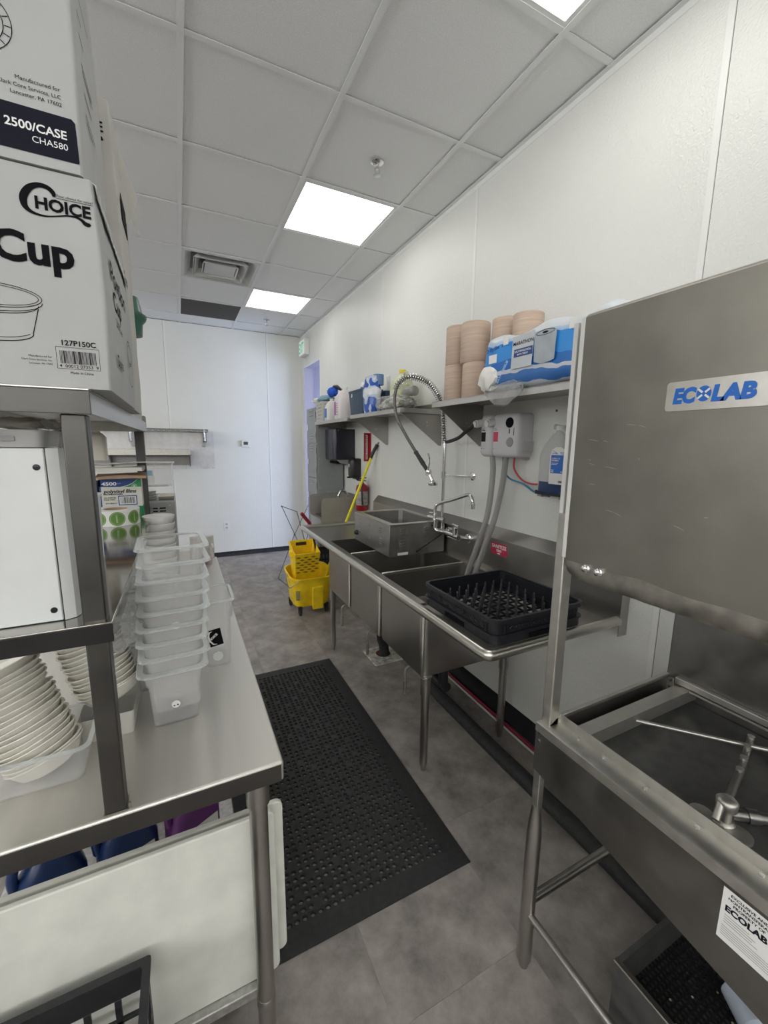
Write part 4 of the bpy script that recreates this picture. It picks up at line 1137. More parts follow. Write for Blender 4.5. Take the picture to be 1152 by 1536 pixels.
def louvre(p, u, n_):
    global lv
    q = Vector(p)
    u, n_ = Vector(u), Vector(n_)
    m = MB()
    m.loft([[q-u*.019, q-u*.016+n_*.006-Z*.001, q-u*.016-Z*.0065, q-u*.019-Z*.007], [q+u*.019, q+u*.016+n_*.006-Z*.001, q+u*.016-Z*.0065, q+u*.019-Z*.007]])
    return build(m, 'louvre', alu, t)
for y in (2.66, 2.49, 2.31):
    for z in (1.035, 1.018, 1.001, .965, .948, .931): louvre((wx0-.0002, y, z), Y, -X)
for x in (1.215, 1.385):
    for z in (1.040, 1.024, 1.008, .965, .949, .933): louvre((x, wy0-.0002, z), X, -Y)
build(MB().lathe([(0, 0), (.018, 0), (.017, .012), (.012, .016), (.012, .022), (0, .023)], (wx0, 2.70, .925), 16, (Y, Z, -X)), 'thermostat_knob', black_p, t)
build(MB().box(1.18, 1.255, wy0-.001, wy0-.0003, .873, .890), 'rating_label', label_w, t)
build(MB().lathe([(0, 0), (.006, 0), (.005, .003), (0, .004)], (1.43, wy0, 1.045), 12, (X, Z, -Y)), 'screw', ink, t)
build(MB().tube(catmull([(1.518, wy0-.002, .99), (1.45, wy0-.02, .965), (1.36, wy0-.03, .925), (1.31, wy0-.035, .905)], 6), .0035, 8).cyl((1.325, wy0-.033, .910), (1.295, wy0-.037, .897), .008, 10), 'power_cord', black_p, t)

# ------------------------------------------------------------------ pre-rinse faucet
t = thing('rinse_faucet', 'chrome wall-mounted pre-rinse faucet with spring hose above the sink', 'faucet', (1.5, 2.16, .95))
by = 2.02
build(MB().tube([(1.465, 2.17, 1.022), (1.465, 1.95, 1.012)], .0155, 14).cyl((1.538, 2.17, 1.0), (1.465, 2.17, 1.018), .017, 14).cyl((1.538, 1.95, .998), (1.465, 1.95, 1.010), .017, 14)
      .lathe([(0, 0), (.03, 0), (.03, .006), (.02, .012), (0, .012)], (1.54, 2.17, 1.0), 18, (Y, Z, -X)).lathe([(0, 0), (.03, 0), (.03, .006), (.02, .012), (0, .012)], (1.54, 1.95, .998), 18, (Y, Z, -X)), 'body', chrome, t, stuff=True)
build(MB().cyl((1.465, 1.985, 1.01), (1.465, 1.985, 1.058), .0165, 12).lathe([(0, 1.055), (.02, 1.055), (.02, 1.066), (.012, 1.072), (0, 1.072)], (1.465, 1.985, 0), 14).cyl((1.465, 1.955, 1.078), (1.465, 2.015, 1.083), .006, 8), 'cold_valve', chrome, t, stuff=True)
build(MB().tube(catmull([(1.465, 2.10, 1.017), (1.45, 2.148, 1.017), (1.44, 2.168, 1.03), (1.44, 2.168, 1.06)], 6), .0145, 12), 'elbow', chrome, t)
build(MB().cyl((1.44, 2.25, 1.091), (1.46, 2.10, 1.093), .014, 14).cyl((1.44, 2.175, 1.09), (1.44, 2.175, 1.122), .013, 12).cyl((1.44, 2.168, 1.05), (1.44, 2.168, 1.09), .016, 14).cyl((1.44, 2.235, 1.122), (1.44, 2.16, 1.126), .0065, 8), 'add_on_valve', chrome, t, stuff=True)
build(MB().tube(catmull([(1.44, 2.175, 1.10), (1.44, 2.175, 1.15), (1.442, 2.165, 1.178), (1.45, 2.138, 1.195), (1.445, 2.0, 1.235), (1.44, 1.87, 1.276), (1.435, 1.825, 1.283), (1.43, 1.797, 1.265), (1.43, 1.79, 1.235)], 6), .0105, 12).cyl((1.43, 1.79, 1.24), (1.43, 1.789, 1.212), .013, 14), 'swivel_spout', chrome, t, stuff=True)
build(MB().cyl((1.490, 2.168, 1.02), (1.50, 2.182, 1.58), .0115, 14), 'riser', chrome, t)
build(MB().cyl((1.497, 2.179, 1.37), (XR-.004, 2.0, 1.372), .0065, 10).lathe([(0, 0), (.026, 0), (.026, .005), (.012, .012), (0, .012)], (XR-.0035, 2.0, 1.372), 18, (Y, Z, -X)).cyl((1.497, 2.179, 1.35), (1.498, 2.179, 1.392), .017, 14), 'wall_bracket', chrome, t, stuff=True)
hp = catmull([(1.5, 2.182, 1.568), (1.495, 2.195, 1.70), (1.49, 2.204, 1.794), (1.45, 2.215, 1.873), (1.38, 2.223, 1.937), (1.3, 2.265, 1.967), (1.25, 2.325, 1.94), (1.22, 2.336, 1.851), (1.22, 2.305, 1.728), (1.26, 2.245, 1.606), (1.3, 2.187, 1.506)], 9)
build(MB().tube(hp, .0095, 10), 'hose', M('braided_hose', (.15, .145, .14), .4, .8, var=.2, vs=120), t)
def coil(path, r, w, turns, seg=14):
    P = [Vector(p) for p in path]
    L = [0]
    for a, b in zip(P, P[1:]): L.append(L[-1]+(b-a).length)
    out = []
    N = int(turns*seg)
    nrm = None
    for i in range(N+1):
        s_ = L[-1]*i/N
        k = max(j for j in range(len(L)) if L[j] <= s_+1e-9)
        k = min(k, len(P)-2)
        f = (s_-L[k])/max(L[k+1]-L[k], 1e-9)
        p = P[k].lerp(P[k+1], f)
        tg = (P[min(k+2, len(P)-1)]-P[max(k-1, 0)]).normalized()
        if nrm is None: nrm = tg.orthogonal().normalized()
        nrm = (nrm - tg*nrm.dot(tg)).normalized()
        bn = tg.cross(nrm)
        a = 2*PI*i/seg
        out.append(p + nrm*r*math.cos(a) + bn*r*math.sin(a))
    return MB().tube(out, w, 5)
build(coil(hp[0:22], .0175, .0032, 17), 'spring', chrome, t)
build(coil(hp[22:60], .0205, .0030, 27), 'spring', chrome, t)
d_ = Vector((.05, -.10, -.14)).normalized()
p_ = Vector((1.295, 2.192, 1.515))
build(MB().tube([p_, p_+d_*.01, p_+d_*.012, p_+d_*.09, p_+d_*.10, p_+d_*.15], [.014, .014, .012, .0145, .012, .012], 12), 'grip', M('grip_grey', (.05, .05, .05), .5, .3), t)
q_ = p_+d_*.155
build(MB().lathe([(.0, -.02), (.016, -.018), (.020, 0), (.016, .016), (.0, .018)], q_, 14, (X, Y, Z)).cyl(q_, q_+Vector((.008, -.035, -.05)), .011, 12).lathe([(0, 0), (.026, 0), (.030, .008), (.022, .02), (.010, .026), (0, .028)], q_+Vector((.008, -.04, -.075)), 20), 'spray_head', chrome, t, stuff=True)
build(MB().tube(catmull([q_+Vector((-.01, -.01, .018)), q_+Vector((-.018, -.03, .045)), q_+Vector((-.012, -.02, .085)), q_+Vector((-.004, .0, .11))], 5), .006, 8), 'trigger_lever', chrome, t)

# ------------------------------------------------------------------ black dish rack on the near drainboard
t = thing('dish_rack', 'black plastic dishwasher peg rack standing on the near drainboard', 'dish rack', (1.13, 1.21, RZ))
ax0, ax1, ay0, ay1, az0, az1 = .908, 1.350, .992, 1.442, .8835, .976
cx_, cy_, hx, hy = (ax0+ax1)/2, (ay0+ay1)/2, (ax1-ax0)/2, (ay1-ay0)/2
def frame(z0, z1, o_, i_, nm):
    return build(MB().loft([rr(cx_,cy_,hx+o_,hy+o_,.035,z0,5), rr(cx_,cy_,hx+o_,hy+o_,.035,z1,5), rr(cx_,cy_,hx-i_,hy-i_,.03,z1,5), rr(cx_,cy_,hx-i_,hy-i_,.03,z0,5)], closed=True), nm, rack_m, t, ang=50)
frame(az0, az0+.036, -.002, .010, 'lower_band')
frame(az1-.016, az1, .003, .008, 'top_rim')
frame(az0+.033, az0+.038, .003, .008, 'ledge')
frame(az0+.036, az1-.012, -.006, .009, 'inner_wall')
def lat(p0, u, L, n_):
    m = MB()
    zc, hz = (az0+.038+az1-.016)/2, .0155
    k = int(L/.026)
    for i in range(k):
        c = p0 + u*((i+.5)*L/k)
        pts = []
        for a in range(10):
            an = 2*PI*a/10
            pts.append(c + u*(L/k*.48*math.cos(an)) + Z*(zc-c.z+.0062*math.sin(an)))
        m.tube(pts, .0014, 4, True)
        if i % 2 == 0: m.cyl(Vector((c.x, c.y, zc-hz)), Vector((c.x, c.y, zc+hz)), .0016, 5)
    for s_ in (0, 1):
        c = p0+u*(L*s_)
        m.cyl(Vector((c.x, c.y, zc-hz)), Vector((c.x, c.y, zc+hz)), .003, 6)
    build(m, 'side_lattice', rack_m, t, stuff=True)
lat(Vector((ax0+.001, ay0+.045, .94)), Y, ay1-ay0-.09, 0)
lat(Vector((ax1-.001, ay0+.045, .94)), Y, ay1-ay0-.09, 0)
lat(Vector((ax0+.045, ay0+.001, .94)), X, ax1-ax0-.09, 0)
lat(Vector((ax0+.045, ay1-.001, .94)), X, ax1-ax0-.09, 0)
for y in (ay0, ay1):
    build(MB().box(cx_-.06, cx_+.06, y-.0035 if y == ay0 else y-.001, y+.001 if y == ay0 else y+.0035, az0+.006, az0+.022), 'handle_slot', ink, t)
build(MB().box(ax0-.0015, ax0+.003, cy_-.06, cy_+.06, az0+.006, az0+.022), 'handle_slot', ink, t)
g = MB()
for k in range(9):
    u = -1+2*(k+.5)/9
    g.box(cx_+u*(hx-.012)-.002, cx_+u*(hx-.012)+.002, ay0+.01, ay1-.01, az0+.004, az0+.012)
    g.box(ax0+.01, ax1-.01, cy_+u*(hy-.012)-.002, cy_+u*(hy-.012)+.002, az0+.004, az0+.012)
for k in range(8):
    for j in range(8):
        x, y = cx_+(-1+2*(k+1)/9)*(hx-.012), cy_+(-1+2*(j+1)/9)*(hy-.012)
        g.cyl((x-.012, y-.012, az0+.008), (x+.012, y+.012, az0+.008), .002, 4)
build(g, 'base_grid', rack_m, t, stuff=True)
pg = None
for k in range(8):
    for j in range(8):
        x, y = cx_+(-1+2*(k+.5)/8)*(hx-.03), cy_+(-1+2*(j+.5)/8)*(hy-.03)
        if pg is None:
            m = MB().tube([(0,0,az0+.006), (0,0,az0+.03), (0,0,az0+.060), (0,0,az0+.066), (0,0,az0+.068)], [.0065, .005, .0042, .0036, .0015], 6)
            pg = build(m, 'peg', peg_m, t)
            for v in pg.data.vertices: v.co += wl(t)
            pg.location = Vector((x, y, 0)) - wl(t)
        else: dup(pg, t, Vector((x, y, 0)) - wl(t))

# round strainer ring in the third bowl
single(MB().vessel([rr(1.0, 1.53, .05, .035, .03, RZ-.10), rr(1.0, 1.535, .055, .04, .035, RZ-.005)], [rr(1.0, 1.535, .053, .038, .034, RZ-.005), rr(1.0, 1.53, .048, .033, .03, RZ-.095)]) if 0 else
       MB().lathe([(0, .56), (.055, .56), (.075, RZ-.055), (.078, RZ-.05), (.074, RZ-.052), (.054, .563), (0, .563)], (1.035, 1.585, 0), 32), 'plastic_cambro', pan_c, 'clear round container standing in the near sink bowl beside the dish rack', 'container')

# ------------------------------------------------------------------ chemical dispensers and tubes
for nm, lb, y0, y1, c_ in (('chemical_dispenser', 'left narrow grey chemical dispenser with small blue label on the wall', 1.742, 1.835, inkblue), ('chemical_dispenser', 'right wide grey chemical dispenser with pink label and round dark dial', 1.545, 1.738, M('label_pink', (.62, .05, .11), .5))):
    t = thing(nm, lb, 'dispenser', (1.55, (y0+y1)/2, 1.5))
    cy_, hy = (y0+y1)/2, (y1-y0)/2
    rings = []
    for dx, ins in ((0, .0), (.075, .0), (.092, .006), (.10, .022)):
        xx = XR-.0035-dx
        rings.append([Vector((xx, p.x, p.y)) for p in rr(cy_, 1.61, hy-ins, .112-ins, .022, 0, 4)])
    build(MB().loft(rings), 'housing', lgrey_p if 0 else M('dispenser_grey', (.60, .595, .615), .4), t, ang=50)
    build(MB().tube([(1.54, y1-.03, 1.695), (1.51, y1-.01, 1.68), (1.46, y1-.004, 1.672)], [.022, .02, .021], 14).cyl((1.462, y1-.004, 1.672), (1.45, y1-.002, 1.67), .017, 14), 'water_knob', white_p, t)
    yl = y1-.035
    build(MB().box(1.4895, 1.4908, yl-.017, yl+.017, 1.578, 1.628), 'label', c_, t)
    text('lettering', 'A', (1.4926, yl, 1.633), -Y, Z, inkblue, t, width=.006) if 0 else None
    build(Flat((1.4899, yl, 0), -Y, Z).rect(-.014, .012, 1.636, 1.640).rect(-.012, .006, 1.644, 1.647).rect(-.016, -.006, 1.540, 1.543).rect(.002, .005, 1.540, 1.543).rect(.011, .014, 1.540, 1.543), 'print', grey_p if c_ != inkblue else inkblue, t, stuff=True)
    if c_ != inkblue:
        build(MB().lathe([(0, 0), (.026, 0), (.024, .006), (0, .007)], (1.4907, 1.605, 1.672), 20, (Y, Z, -X)), 'dial', ink, t)
        build(MB().box(1.4893, 1.4908, 1.602, 1.607, 1.618, 1.642).box(1.4893, 1.4908, 1.572, 1.575, 1.608, 1.645), 'indicator', ink, t, stuff=True)
        build(MB().lathe([(0, 0), (.024, 0), (.022, .004), (0, .005)], (1.4907, 1.598, 1.575), 20, (Y, Z, -X)), 'button', grey_p, t)
        build(MB().box(XR-.06, XR-.0035, 1.536, 1.546, 1.53, 1.58).box(XR-.04, XR-.0035, 1.555, 1.575, 1.488, 1.50), 'clip', lgrey_p, t, stuff=True)
for k, (lb, pts) in enumerate((('left translucent grey filling hose hanging from dispenser into the sink', [(1.53, 1.765, 1.50), (1.525, 1.75, 1.40), (1.505, 1.75, 1.19), (1.475, 1.78, 1.02), (1.45, 1.815, .87), (1.43, 1.83, .77)]),
                              ('right translucent grey filling hose hanging from dispenser into the sink', [(1.53, 1.66, 1.50), (1.525, 1.67, 1.36), (1.505, 1.69, 1.18), (1.475, 1.722, 1.02), (1.45, 1.755, .87), (1.43, 1.77, .77)]))):
    pa = catmull(pts, 8)
    single(MB().tube(pa, .0155, 12), 'filling_hose', clear('hose_clear_%d' % k, (.42,.41,.40), .55, .85, .3, (.8,.8,.8)), lb, 'hose', 'filling hoses', ang=60)
single(MB().tube(catmull([(1.545, 1.70, 1.50), (1.55, 1.692, 1.429), (1.56, 1.654, 1.386), (1.57, 1.567, 1.365), (1.57, 1.497, 1.335), (1.57, 1.42, 1.322), (1.545, 1.375, 1.325)], 8), .0048, 8), 'supply_tube', M('tube_blue', (.02, .24, .42), .3), 'thin blue plastic tube from the dispenser to the detergent jug', 'tube')
single(MB().tube(catmull([(1.53, 1.60, 1.50), (1.545, 1.612, 1.44), (1.562, 1.571, 1.387), (1.562, 1.50, 1.371), (1.55, 1.40, 1.382)], 8), .0048, 8), 'supply_tube', M('tube_red', (.55, .07, .08), .3), 'thin red plastic tube from the dispenser to the detergent jug', 'tube')
# detergent jug on a wall bracket
t = jug('detergent_jug', 'translucent jug of blue detergent with blue label on the wall bracket', 'jug', (0, 0, 0), .085, .05, .30, jug_c, white_p, 0, False, None, .02)
build(MB().loft([rr(0,0,.0795,.0472,.022,.001), rr(0,0,.0856,.0506,.032,.010), rr(0,0,.0856,.0506,.034,.052)]), 'detergent', M('detergent_blue', (.02, .045, .13), .2), t)
build(MB().tube(catmull([(.052, 0, .205), (.05, -.006, .25), (.015, -.008, .285), (-.03, -.006, .297)], 6), .012, 10), 'handle', jug_c, t, ang=60)
F = Flat((0, -.0518, 0), X, Z)
F.poly([(-.006, .045), (.078, .045), (.078, .175), (.070, .195), (.05, .207), (.022, .207), (.002, .195), (-.006, .175)])
lb_ = build(F, 'label', label_w, t)
F = Flat((0, -.0522, 0), X, Z)
F.rect(.000, .072, .093, .172)
build(F, 'printed_panel', blue_lbl, lb_)
F = Flat((0, -.0522, 0), X, Z)
F.bars(.046, .068, .052, .062, 12, 3)
build(F, 'barcode', ink, lb_, stuff=True)
F = Flat((0, -.0526, 0), X, Z)
F.bars(.004, .050, .154, .161, 11, 4).bars(.004, .044, .145, .152, 10, 5).rect(.004, .040, .136, .138).rect(.004, .034, .131, .133).rect(.003, .018, .105, .108).rect(.003, .018, .097, .100).bars(.054, .069, .097, .103, 5, 3)
build(F, 'print', whiteink, lb_, stuff=True)
F = Flat((0, -.0524, 0), X, Z)
F.bars(.004, .034, .177, .183, 9, 2).stroke([(.006, .192), (.020, .186), (.036, .176)], .0015).bars(.046, .070, .180, .185, 7, 3).bars(.050, .070, .174, .178, 6, 4)
build(F, 'print', eco_blue, lb_, stuff=True)
t.rotation_euler.z = -PI/2
t.location = (1.525, 1.315, 1.347)
t = thing('jug_bracket', 'black wall bracket carrying the blue detergent jug', 'bracket', (1.54, 1.31, 1.33))
build(MB().box(1.478, XR-.0035, 1.225, 1.40, 1.338, 1.3465).box(1.478, 1.484, 1.225, 1.40, 1.3465, 1.356).box(XR-.009, XR-.0035, 1.24, 1.39, 1.325, 1.3465), 'bracket_body', black_p, t, bevel=.001)
build(MB().box(1.50, 1.55, 1.38, 1.405, 1.325, 1.338).box(1.485, 1.54, 1.24, 1.27, 1.325, 1.338), 'clip', grey_p, t, stuff=True)
single(MB().tube(catmull([(1.455, 1.842, 1.665), (1.455, 1.90, 1.64), (1.47, 2.0, 1.60), (1.49, 2.12, 1.58), (1.499, 2.165, 1.577)], 8), .0105, 10), 'supply_hose', rubber, 'black rubber water hose between the faucet riser and the dispenser', 'hose')
# screw holes left in the wall
for y, z in ((1.41, 1.722), (1.428, 1.555)):
    build(MB().lathe([(0, 0), (.006, 0), (.005, .002), (0, .0025)], (XR-.003, y, z), 10, (Y, Z, -X)), 'wall_anchor', M('anchor_dark', (.06, .06, .05), .6) if 'anchor_dark' not in bpy.data.materials else bpy.data.materials['anchor_dark'], wall_right)
single(MB().box(XR-.0045, XR-.0033, 2.08, 2.09, .98, 1.76), 'seam_cable', trim_m, 'thin white cable strip running down the wall behind the faucet', 'cable') if 0 else None

# ------------------------------------------------------------------ wall shelves
def wshelf(lb, y0, y1, z, brs, x0=1.258, dz=.235):
    t = thing('wall_shelf', lb, 'shelf', (1.43, (y0+y1)/2, z-.03), 'stainless wall shelves')
    build(MB().box(x0, XR-.0035, y0, y1, z-.0035, z).box(x0, x0+.003, y0, y1, z-.030, z-.0035).box(XR-.007, XR-.0035, y0, y1, z, z+.05).box(x0, XR-.01, y0, y0+.003, z-.03, z-.0035).box(x0, XR-.01, y1-.003, y1, z-.03, z-.0035), 'shelf_board', shelf_edge, t, bevel=.0012)
    for y in brs:
        b = build(MB().prism([(1.30, z-.004), (XR-.0035, z-.004), (XR-.0035, z-dz), (XR-.022, z-dz), (1.285, z-.03)], 'y', y-.0018, y+.0018).box(XR-.0055, XR-.0035, y, y+.03, z-dz, z-.004), 'bracket', steel, t)
        for zz in ((.085, .105) if dz > .1 else (.03,)):
            build(MB().lathe([(0, -.0025), (.005, -.0025), (.005, .0025), (0, .0025)], (1.475, y, z-zz), 10, (X, Z, Y)), 'bolt_or_hole_dot', chrome, b)  # bright discs painting the light through the bracket holes
    return t
SH = 1.788
wshelf('near stainless wall shelf carrying the paper towel rolls', .86, 1.965, SH, (1.935, .95))
wshelf('middle stainless wall shelf behind the spring hose, carrying bins and bags', 2.33, 3.185, SH, (3.155, 2.36))
wshelf('far stainless wall shelf above the towel dispenser, carrying a carton and jugs', 3.25, 4.165, SH-.012, (4.13,), dz=.06)
S2 = SH-.012

# paper towel rolls
def roll(x, y, z, r, h, lb, tilt=0):
    t = thing('towel_roll', lb, 'paper towel roll', (0, 0, 0), 'brown paper towel rolls')
    m = MB().lathe([(.022, 0), (r-.004, 0), (r, .004), (r, h-.004), (r-.004, h), (.022, h), (.022, 0)], (0, 0, 0), 40)
    build(m, 'paper', towel_m, t, ang=50)
    build(MB().lathe([(.0215, .001), (.0218, h-.001), (.019, h-.001), (.019, .001), (.0215, .001)], (0, 0, 0), 20), 'core', kraft, t)
    t.location = (x, y, z)
    t.rotation_euler.x = tilt
    return t
for cx_, cy_, r1_, ha, r2_, hb, nm in ((1.43, 1.981, .070, .207, .070, .207, 'farthest (left) column of brown rolls'), (1.415, 1.80, .068, .190, .075, .202, 'second column of brown rolls, wider at its top'), (1.45, 1.628, .066, .186, .066, .186, 'third column of brown rolls, behind the tissue pack'), (1.44, 1.474, .065, .177, .067, .177, 'nearest (right) column of brown rolls, behind the tissue pack')):
    roll(cx_, cy_, SH+.0005, r1_, ha-.001, 'lower roll of the ' + nm)
    roll(cx_+.004, cy_+(.018 if 'second' in nm else .002), SH+ha, r2_, hb-.001, 'upper roll of the ' + nm)
# ------------------------------------------------------------------ goods on the shelves
# tissue pack
pm = M('tissue_pack_print', (.7, .7, .72), .35, bump=.35, bs=26)
nt = pm.node_tree
L = nt.links.new
geo = nt.nodes.new('ShaderNodeTexCoord')
sep = nt.nodes.new('ShaderNodeSeparateXYZ')
nz = nt.nodes.new('ShaderNodeTexNoise')
nz.inputs['Scale'].default_value = 7
L(geo.outputs['Object'], sep.inputs[0]); L(geo.outputs['Object'], nz.inputs['Vector'])
ma = nt.nodes.new('ShaderNodeMath'); ma.operation = 'MULTIPLY_ADD'; ma.inputs[1].default_value = .06; L(nz.outputs[0], ma.inputs[0]); L(sep.outputs['Z'], ma.inputs[2])
mb_ = nt.nodes.new('ShaderNodeMath'); mb_.operation = 'MULTIPLY_ADD'; mb_.inputs[1].default_value = -.06; L(sep.outputs['Y'], mb_.inputs[0]); L(ma.outputs[0], mb_.inputs[2])
rp = nt.nodes.new('ShaderNodeValToRGB')
rp.color_ramp.interpolation = 'CONSTANT'
el = rp.color_ramp.elements
cols_ = [(0, (.50, .54, .60)), (.045, (.04, .16, .46)), (.085, (.58, .62, .68)), (.10, (.015, .15, .50)), (.135, (.03, .27, .72)), (.205, (.42, .55, .72)), (.222, (.60, .64, .68))]
el[0].color = (*cols_[0][1], 1)
el[1].position = 1; el[1].color = (*cols_[-1][1], 1)
for p_, c_ in cols_[1:]:
    e = el.new(p_); e.color = (*c_, 1)
L(mb_.outputs[0], rp.inputs[0]); L(rp.outputs[0], nt.nodes['Principled BSDF'].inputs['Base Color'])
t = thing('tissue_pack', 'big blue and white plastic pack of tissue rolls hanging over the near shelf', 'tissue pack', (1.31, 1.22, SH))
m = MB()
rings = []
N = 16
for k in range(N+1):
    y = 1.53-(1.53-.88)*k/N
    xb = 1.368 if y > 1.37 else min(1.52, 1.368+(1.37-y)*1.2)
    x0 = 1.236
    z0, z1 = SH+.001, 2.012+.012*math.sin(k*.9)
    if k == 0: z1 = 1.955; x0 += .02; xb -= .02
    if k == N: z1 -= .03; x0 += .02; xb -= .02
    ring = []
    for p in rr((x0+xb)/2, (z0+z1)/2, (xb-x0)/2, (z1-z0)/2, .045, 0, 4):
        w_ = (.003 if p.x < 1.26 else .010)*noise.noise(Vector((p.x*14, y*12, p.y*14)))
        ring.append(Vector((p.x+w_-(.006*math.sin(y*28)**2 if p.x < 1.30 else 0), y, max(SH+.0005, p.y+w_))))
    rings.append(ring)
build(m.loft(rings), 'wrapped_pack', pm, t, ang=60)
sag = MB()   # loose film sagging over the shelf edge at the torn end
rings = []
for k in range(10):
    y = 1.50-.22*k/9
    d = .055*math.sin(PI*(k+.6)/10.5)
    ring = []
    for a in range(12):
        an = 2*PI*a/12
        ring.append(Vector((1.240+.010*math.cos(an)+.006*noise.noise(Vector((k*.7, a*.8, 2))), y, 1.80-.45*d+(d*.75+.012)*math.sin(an)+.008*noise.noise(Vector((k*.8, a*.6, 7))))))
    rings.append(ring)
build(sag.loft(rings), 'loose_film', film, t, ang=180)
build(blob((1.240, 1.478, 1.842), .028, .058, .050, 31, .55, 2.4, 3), 'torn_tissue', M('tissue_white', (.78, .77, .74), .9), t, ang=60)
build(blob((1.275, 1.50, 1.93), .032, .035, .028, 33, .3, 2.4, 3), 'torn_film', film, t, ang=180)
fx = 1.2265
F = Flat((fx-.001, 0, 0), -Y, Z)
def yy(y): return -y
F.poly([(yy(1.212), 1.872), (yy(1.216), 1.970), (yy(1.20), 1.978), (yy(1.165), 1.981), (yy(1.125), 1.976), (yy(1.112), 1.968), (yy(1.116), 1.868), (yy(1.14), 1.862), (yy(1.18), 1.861)])
build(F, 'printed_roll', M('print_grey', (.36, .40, .44), .5, var=.1), t)
F = Flat((fx-.0015, 0, 0), -Y, Z)
F.ell(yy(1.164), 1.969, .043, .0085, .002, 0, 360, 24)
F.disc(yy(1.164), 1.969, .014, .004)
build(F, 'print', inkblue, t, stuff=True)
build(Flat((fx-.0002, 0, 0), -Y, Z).poly([(yy(1.335), 1.862), (yy(1.225), 1.862), (yy(1.215), 1.99), (yy(1.33), 1.985)]), 'printed_patch', M('print_pale_grey', (.52, .55, .58), .5), t)
text('lettering', 'MARATHON', (fx-.0012, 1.325, 1.950), -Y, Z, inkblue, t, width=.105, align='LEFT', bold=.01)
build(Flat((fx-.0012, 0, 0), -Y, Z).rect(yy(1.32), yy(1.222), 1.905, 1.935), 'printed_band', blue_b, t)
text('lettering', '2-PLY SINGLE ROLL', (fx-.002, 1.316, 1.922), -Y, Z, whiteink, t, width=.088, align='LEFT', bold=.02)
text('lettering', 'BATH TISSUE', (fx-.002, 1.30, 1.910), -Y, Z, whiteink, t, width=.055, align='LEFT', bold=.02)
text('lettering', 'BATH TISSUE', (fx-.002, 1.405, 1.815), (-Y*.55+Z*.8), (Z*.55+Y*.8), M('print_pale', (.4, .6, .85), .5), t, width=.10, align='LEFT', bold=.02)
text('lettering', '2-Ply Sheets', (fx+.004, 1.49, 1.952), (-Y+Z*.12), Z, blue_b, t, width=.10, align='LEFT', bold=.03)
build(Flat((fx+.003, 0, 0), -Y, Z).rect(yy(1.475), yy(1.425), 1.905, 1.940), 'printed_patch', label_w, t)
build(Flat((fx-.0012, 0, 0), -Y, Z).rect(yy(1.385), yy(1.355), 1.965, 1.995).rect(yy(1.06), yy(1.03), 1.955, 1.99), 'printed_patch', label_w, t, stuff=True)

# middle shelf
t = thing('navy_bin', 'navy blue plastic bin at the far end of the middle shelf', 'bin', (1.40, 3.17, SH), 'navy plastic bins')
def navybin(cx_, cy_, hx, hy, h):
    return MB().vessel([rr(cx_,cy_,hx*.84,hy*.84,.01,SH+.001), rr(cx_,cy_,hx*.97,hy*.97,.012,SH+h*.94), rr(cx_,cy_,hx,hy,.014,SH+h*.94), rr(cx_,cy_,hx,hy,.014,SH+h)], [rr(cx_,cy_,hx-.006,hy-.006,.012,SH+h), rr(cx_,cy_,hx*.84-.004,hy*.84-.004,.01,SH+.006)])
build(navybin(1.395, 3.19, .095, .15, .20), 'bin_body', navy_p, t, ang=50)
build(Flat((1.300, 3.26, 0), -Y, Z).poly([(-.005, 1.935), (.018, 1.935), (.018, 1.962), (.002, 1.965)]), 'handle_hole', label_w, t)
for k in range(3): build(MB().box(1.3115-.002*k, 1.314-.002*k, 3.12, 3.26, 1.84+.025*k, 1.846+.025*k), 'rib', navy_p, t)
t = thing('canister', 'white canister with blue band standing in the far navy bin', 'canister', (1.38, 3.17, SH+.01))
build(MB().lathe([(0, SH+.008), (.042, SH+.008), (.042, SH+.225), (.046, SH+.228), (.046, SH+.255), (.036, SH+.262), (0, SH+.264)], (1.39, 3.17, 0), 24), 'body', label_w, t)
build(MB().lathe([(.0425, SH+.17), (.0428, SH+.171), (.0428, SH+.222), (.0425, SH+.223)], (1.39, 3.17, 0), 24), 'printed_band', blue_lbl, t)
single(blob((1.37, 3.085, SH+.215), .03, .04, .03, 44, .5, 2.5, 2), 'beige_cloth', M('cloth_beige', (.42, .30, .22), .9), 'small beige cloth poking out of the far navy bin', 'cloth', ang=60)
t = thing('navy_bin', 'second navy blue bin, half hidden behind the blue towel pack', 'bin', (1.47, 2.90, SH), 'navy plastic bins')
build(navybin(1.48, 2.93, .085, .11, .165), 'bin_body', navy_p, t, ang=50)
single(MB().tube([(1.47, 2.905, SH+.01), (1.462, 2.90, SH+.16), (1.455, 2.89, SH+.275), (1.45, 2.888, SH+.285)], [.010, .012, .015, .008], 12), 'brush_handle', white_p, 'white brush handle standing in the second navy bin', 'brush')
bp = M('blue_pack_film', (.4, .45, .6), .25, bump=.8, bs=30)
nt = bp.node_tree
tc = nt.nodes.new('ShaderNodeTexCoord'); n_ = nt.nodes.new('ShaderNodeTexNoise'); n_.inputs['Scale'].default_value = 13; n_.inputs['Detail'].default_value = 1
r_ = nt.nodes.new('ShaderNodeValToRGB'); r_.color_ramp.interpolation = 'CONSTANT'
r_.color_ramp.elements[0].color = (.02, .09, .40, 1); r_.color_ramp.elements[1].position = .47; r_.color_ramp.elements[1].color = (.45, .52, .66, 1)
e = r_.color_ramp.elements.new(.56); e.color = (.62, .65, .70, 1)
nt.links.new(tc.outputs['Object'], n_.inputs['Vector']); nt.links.new(n_.outputs[0], r_.inputs[0]); nt.links.new(r_.outputs[0], nt.nodes['Principled BSDF'].inputs['Base Color'])
m = MB()
rings = []
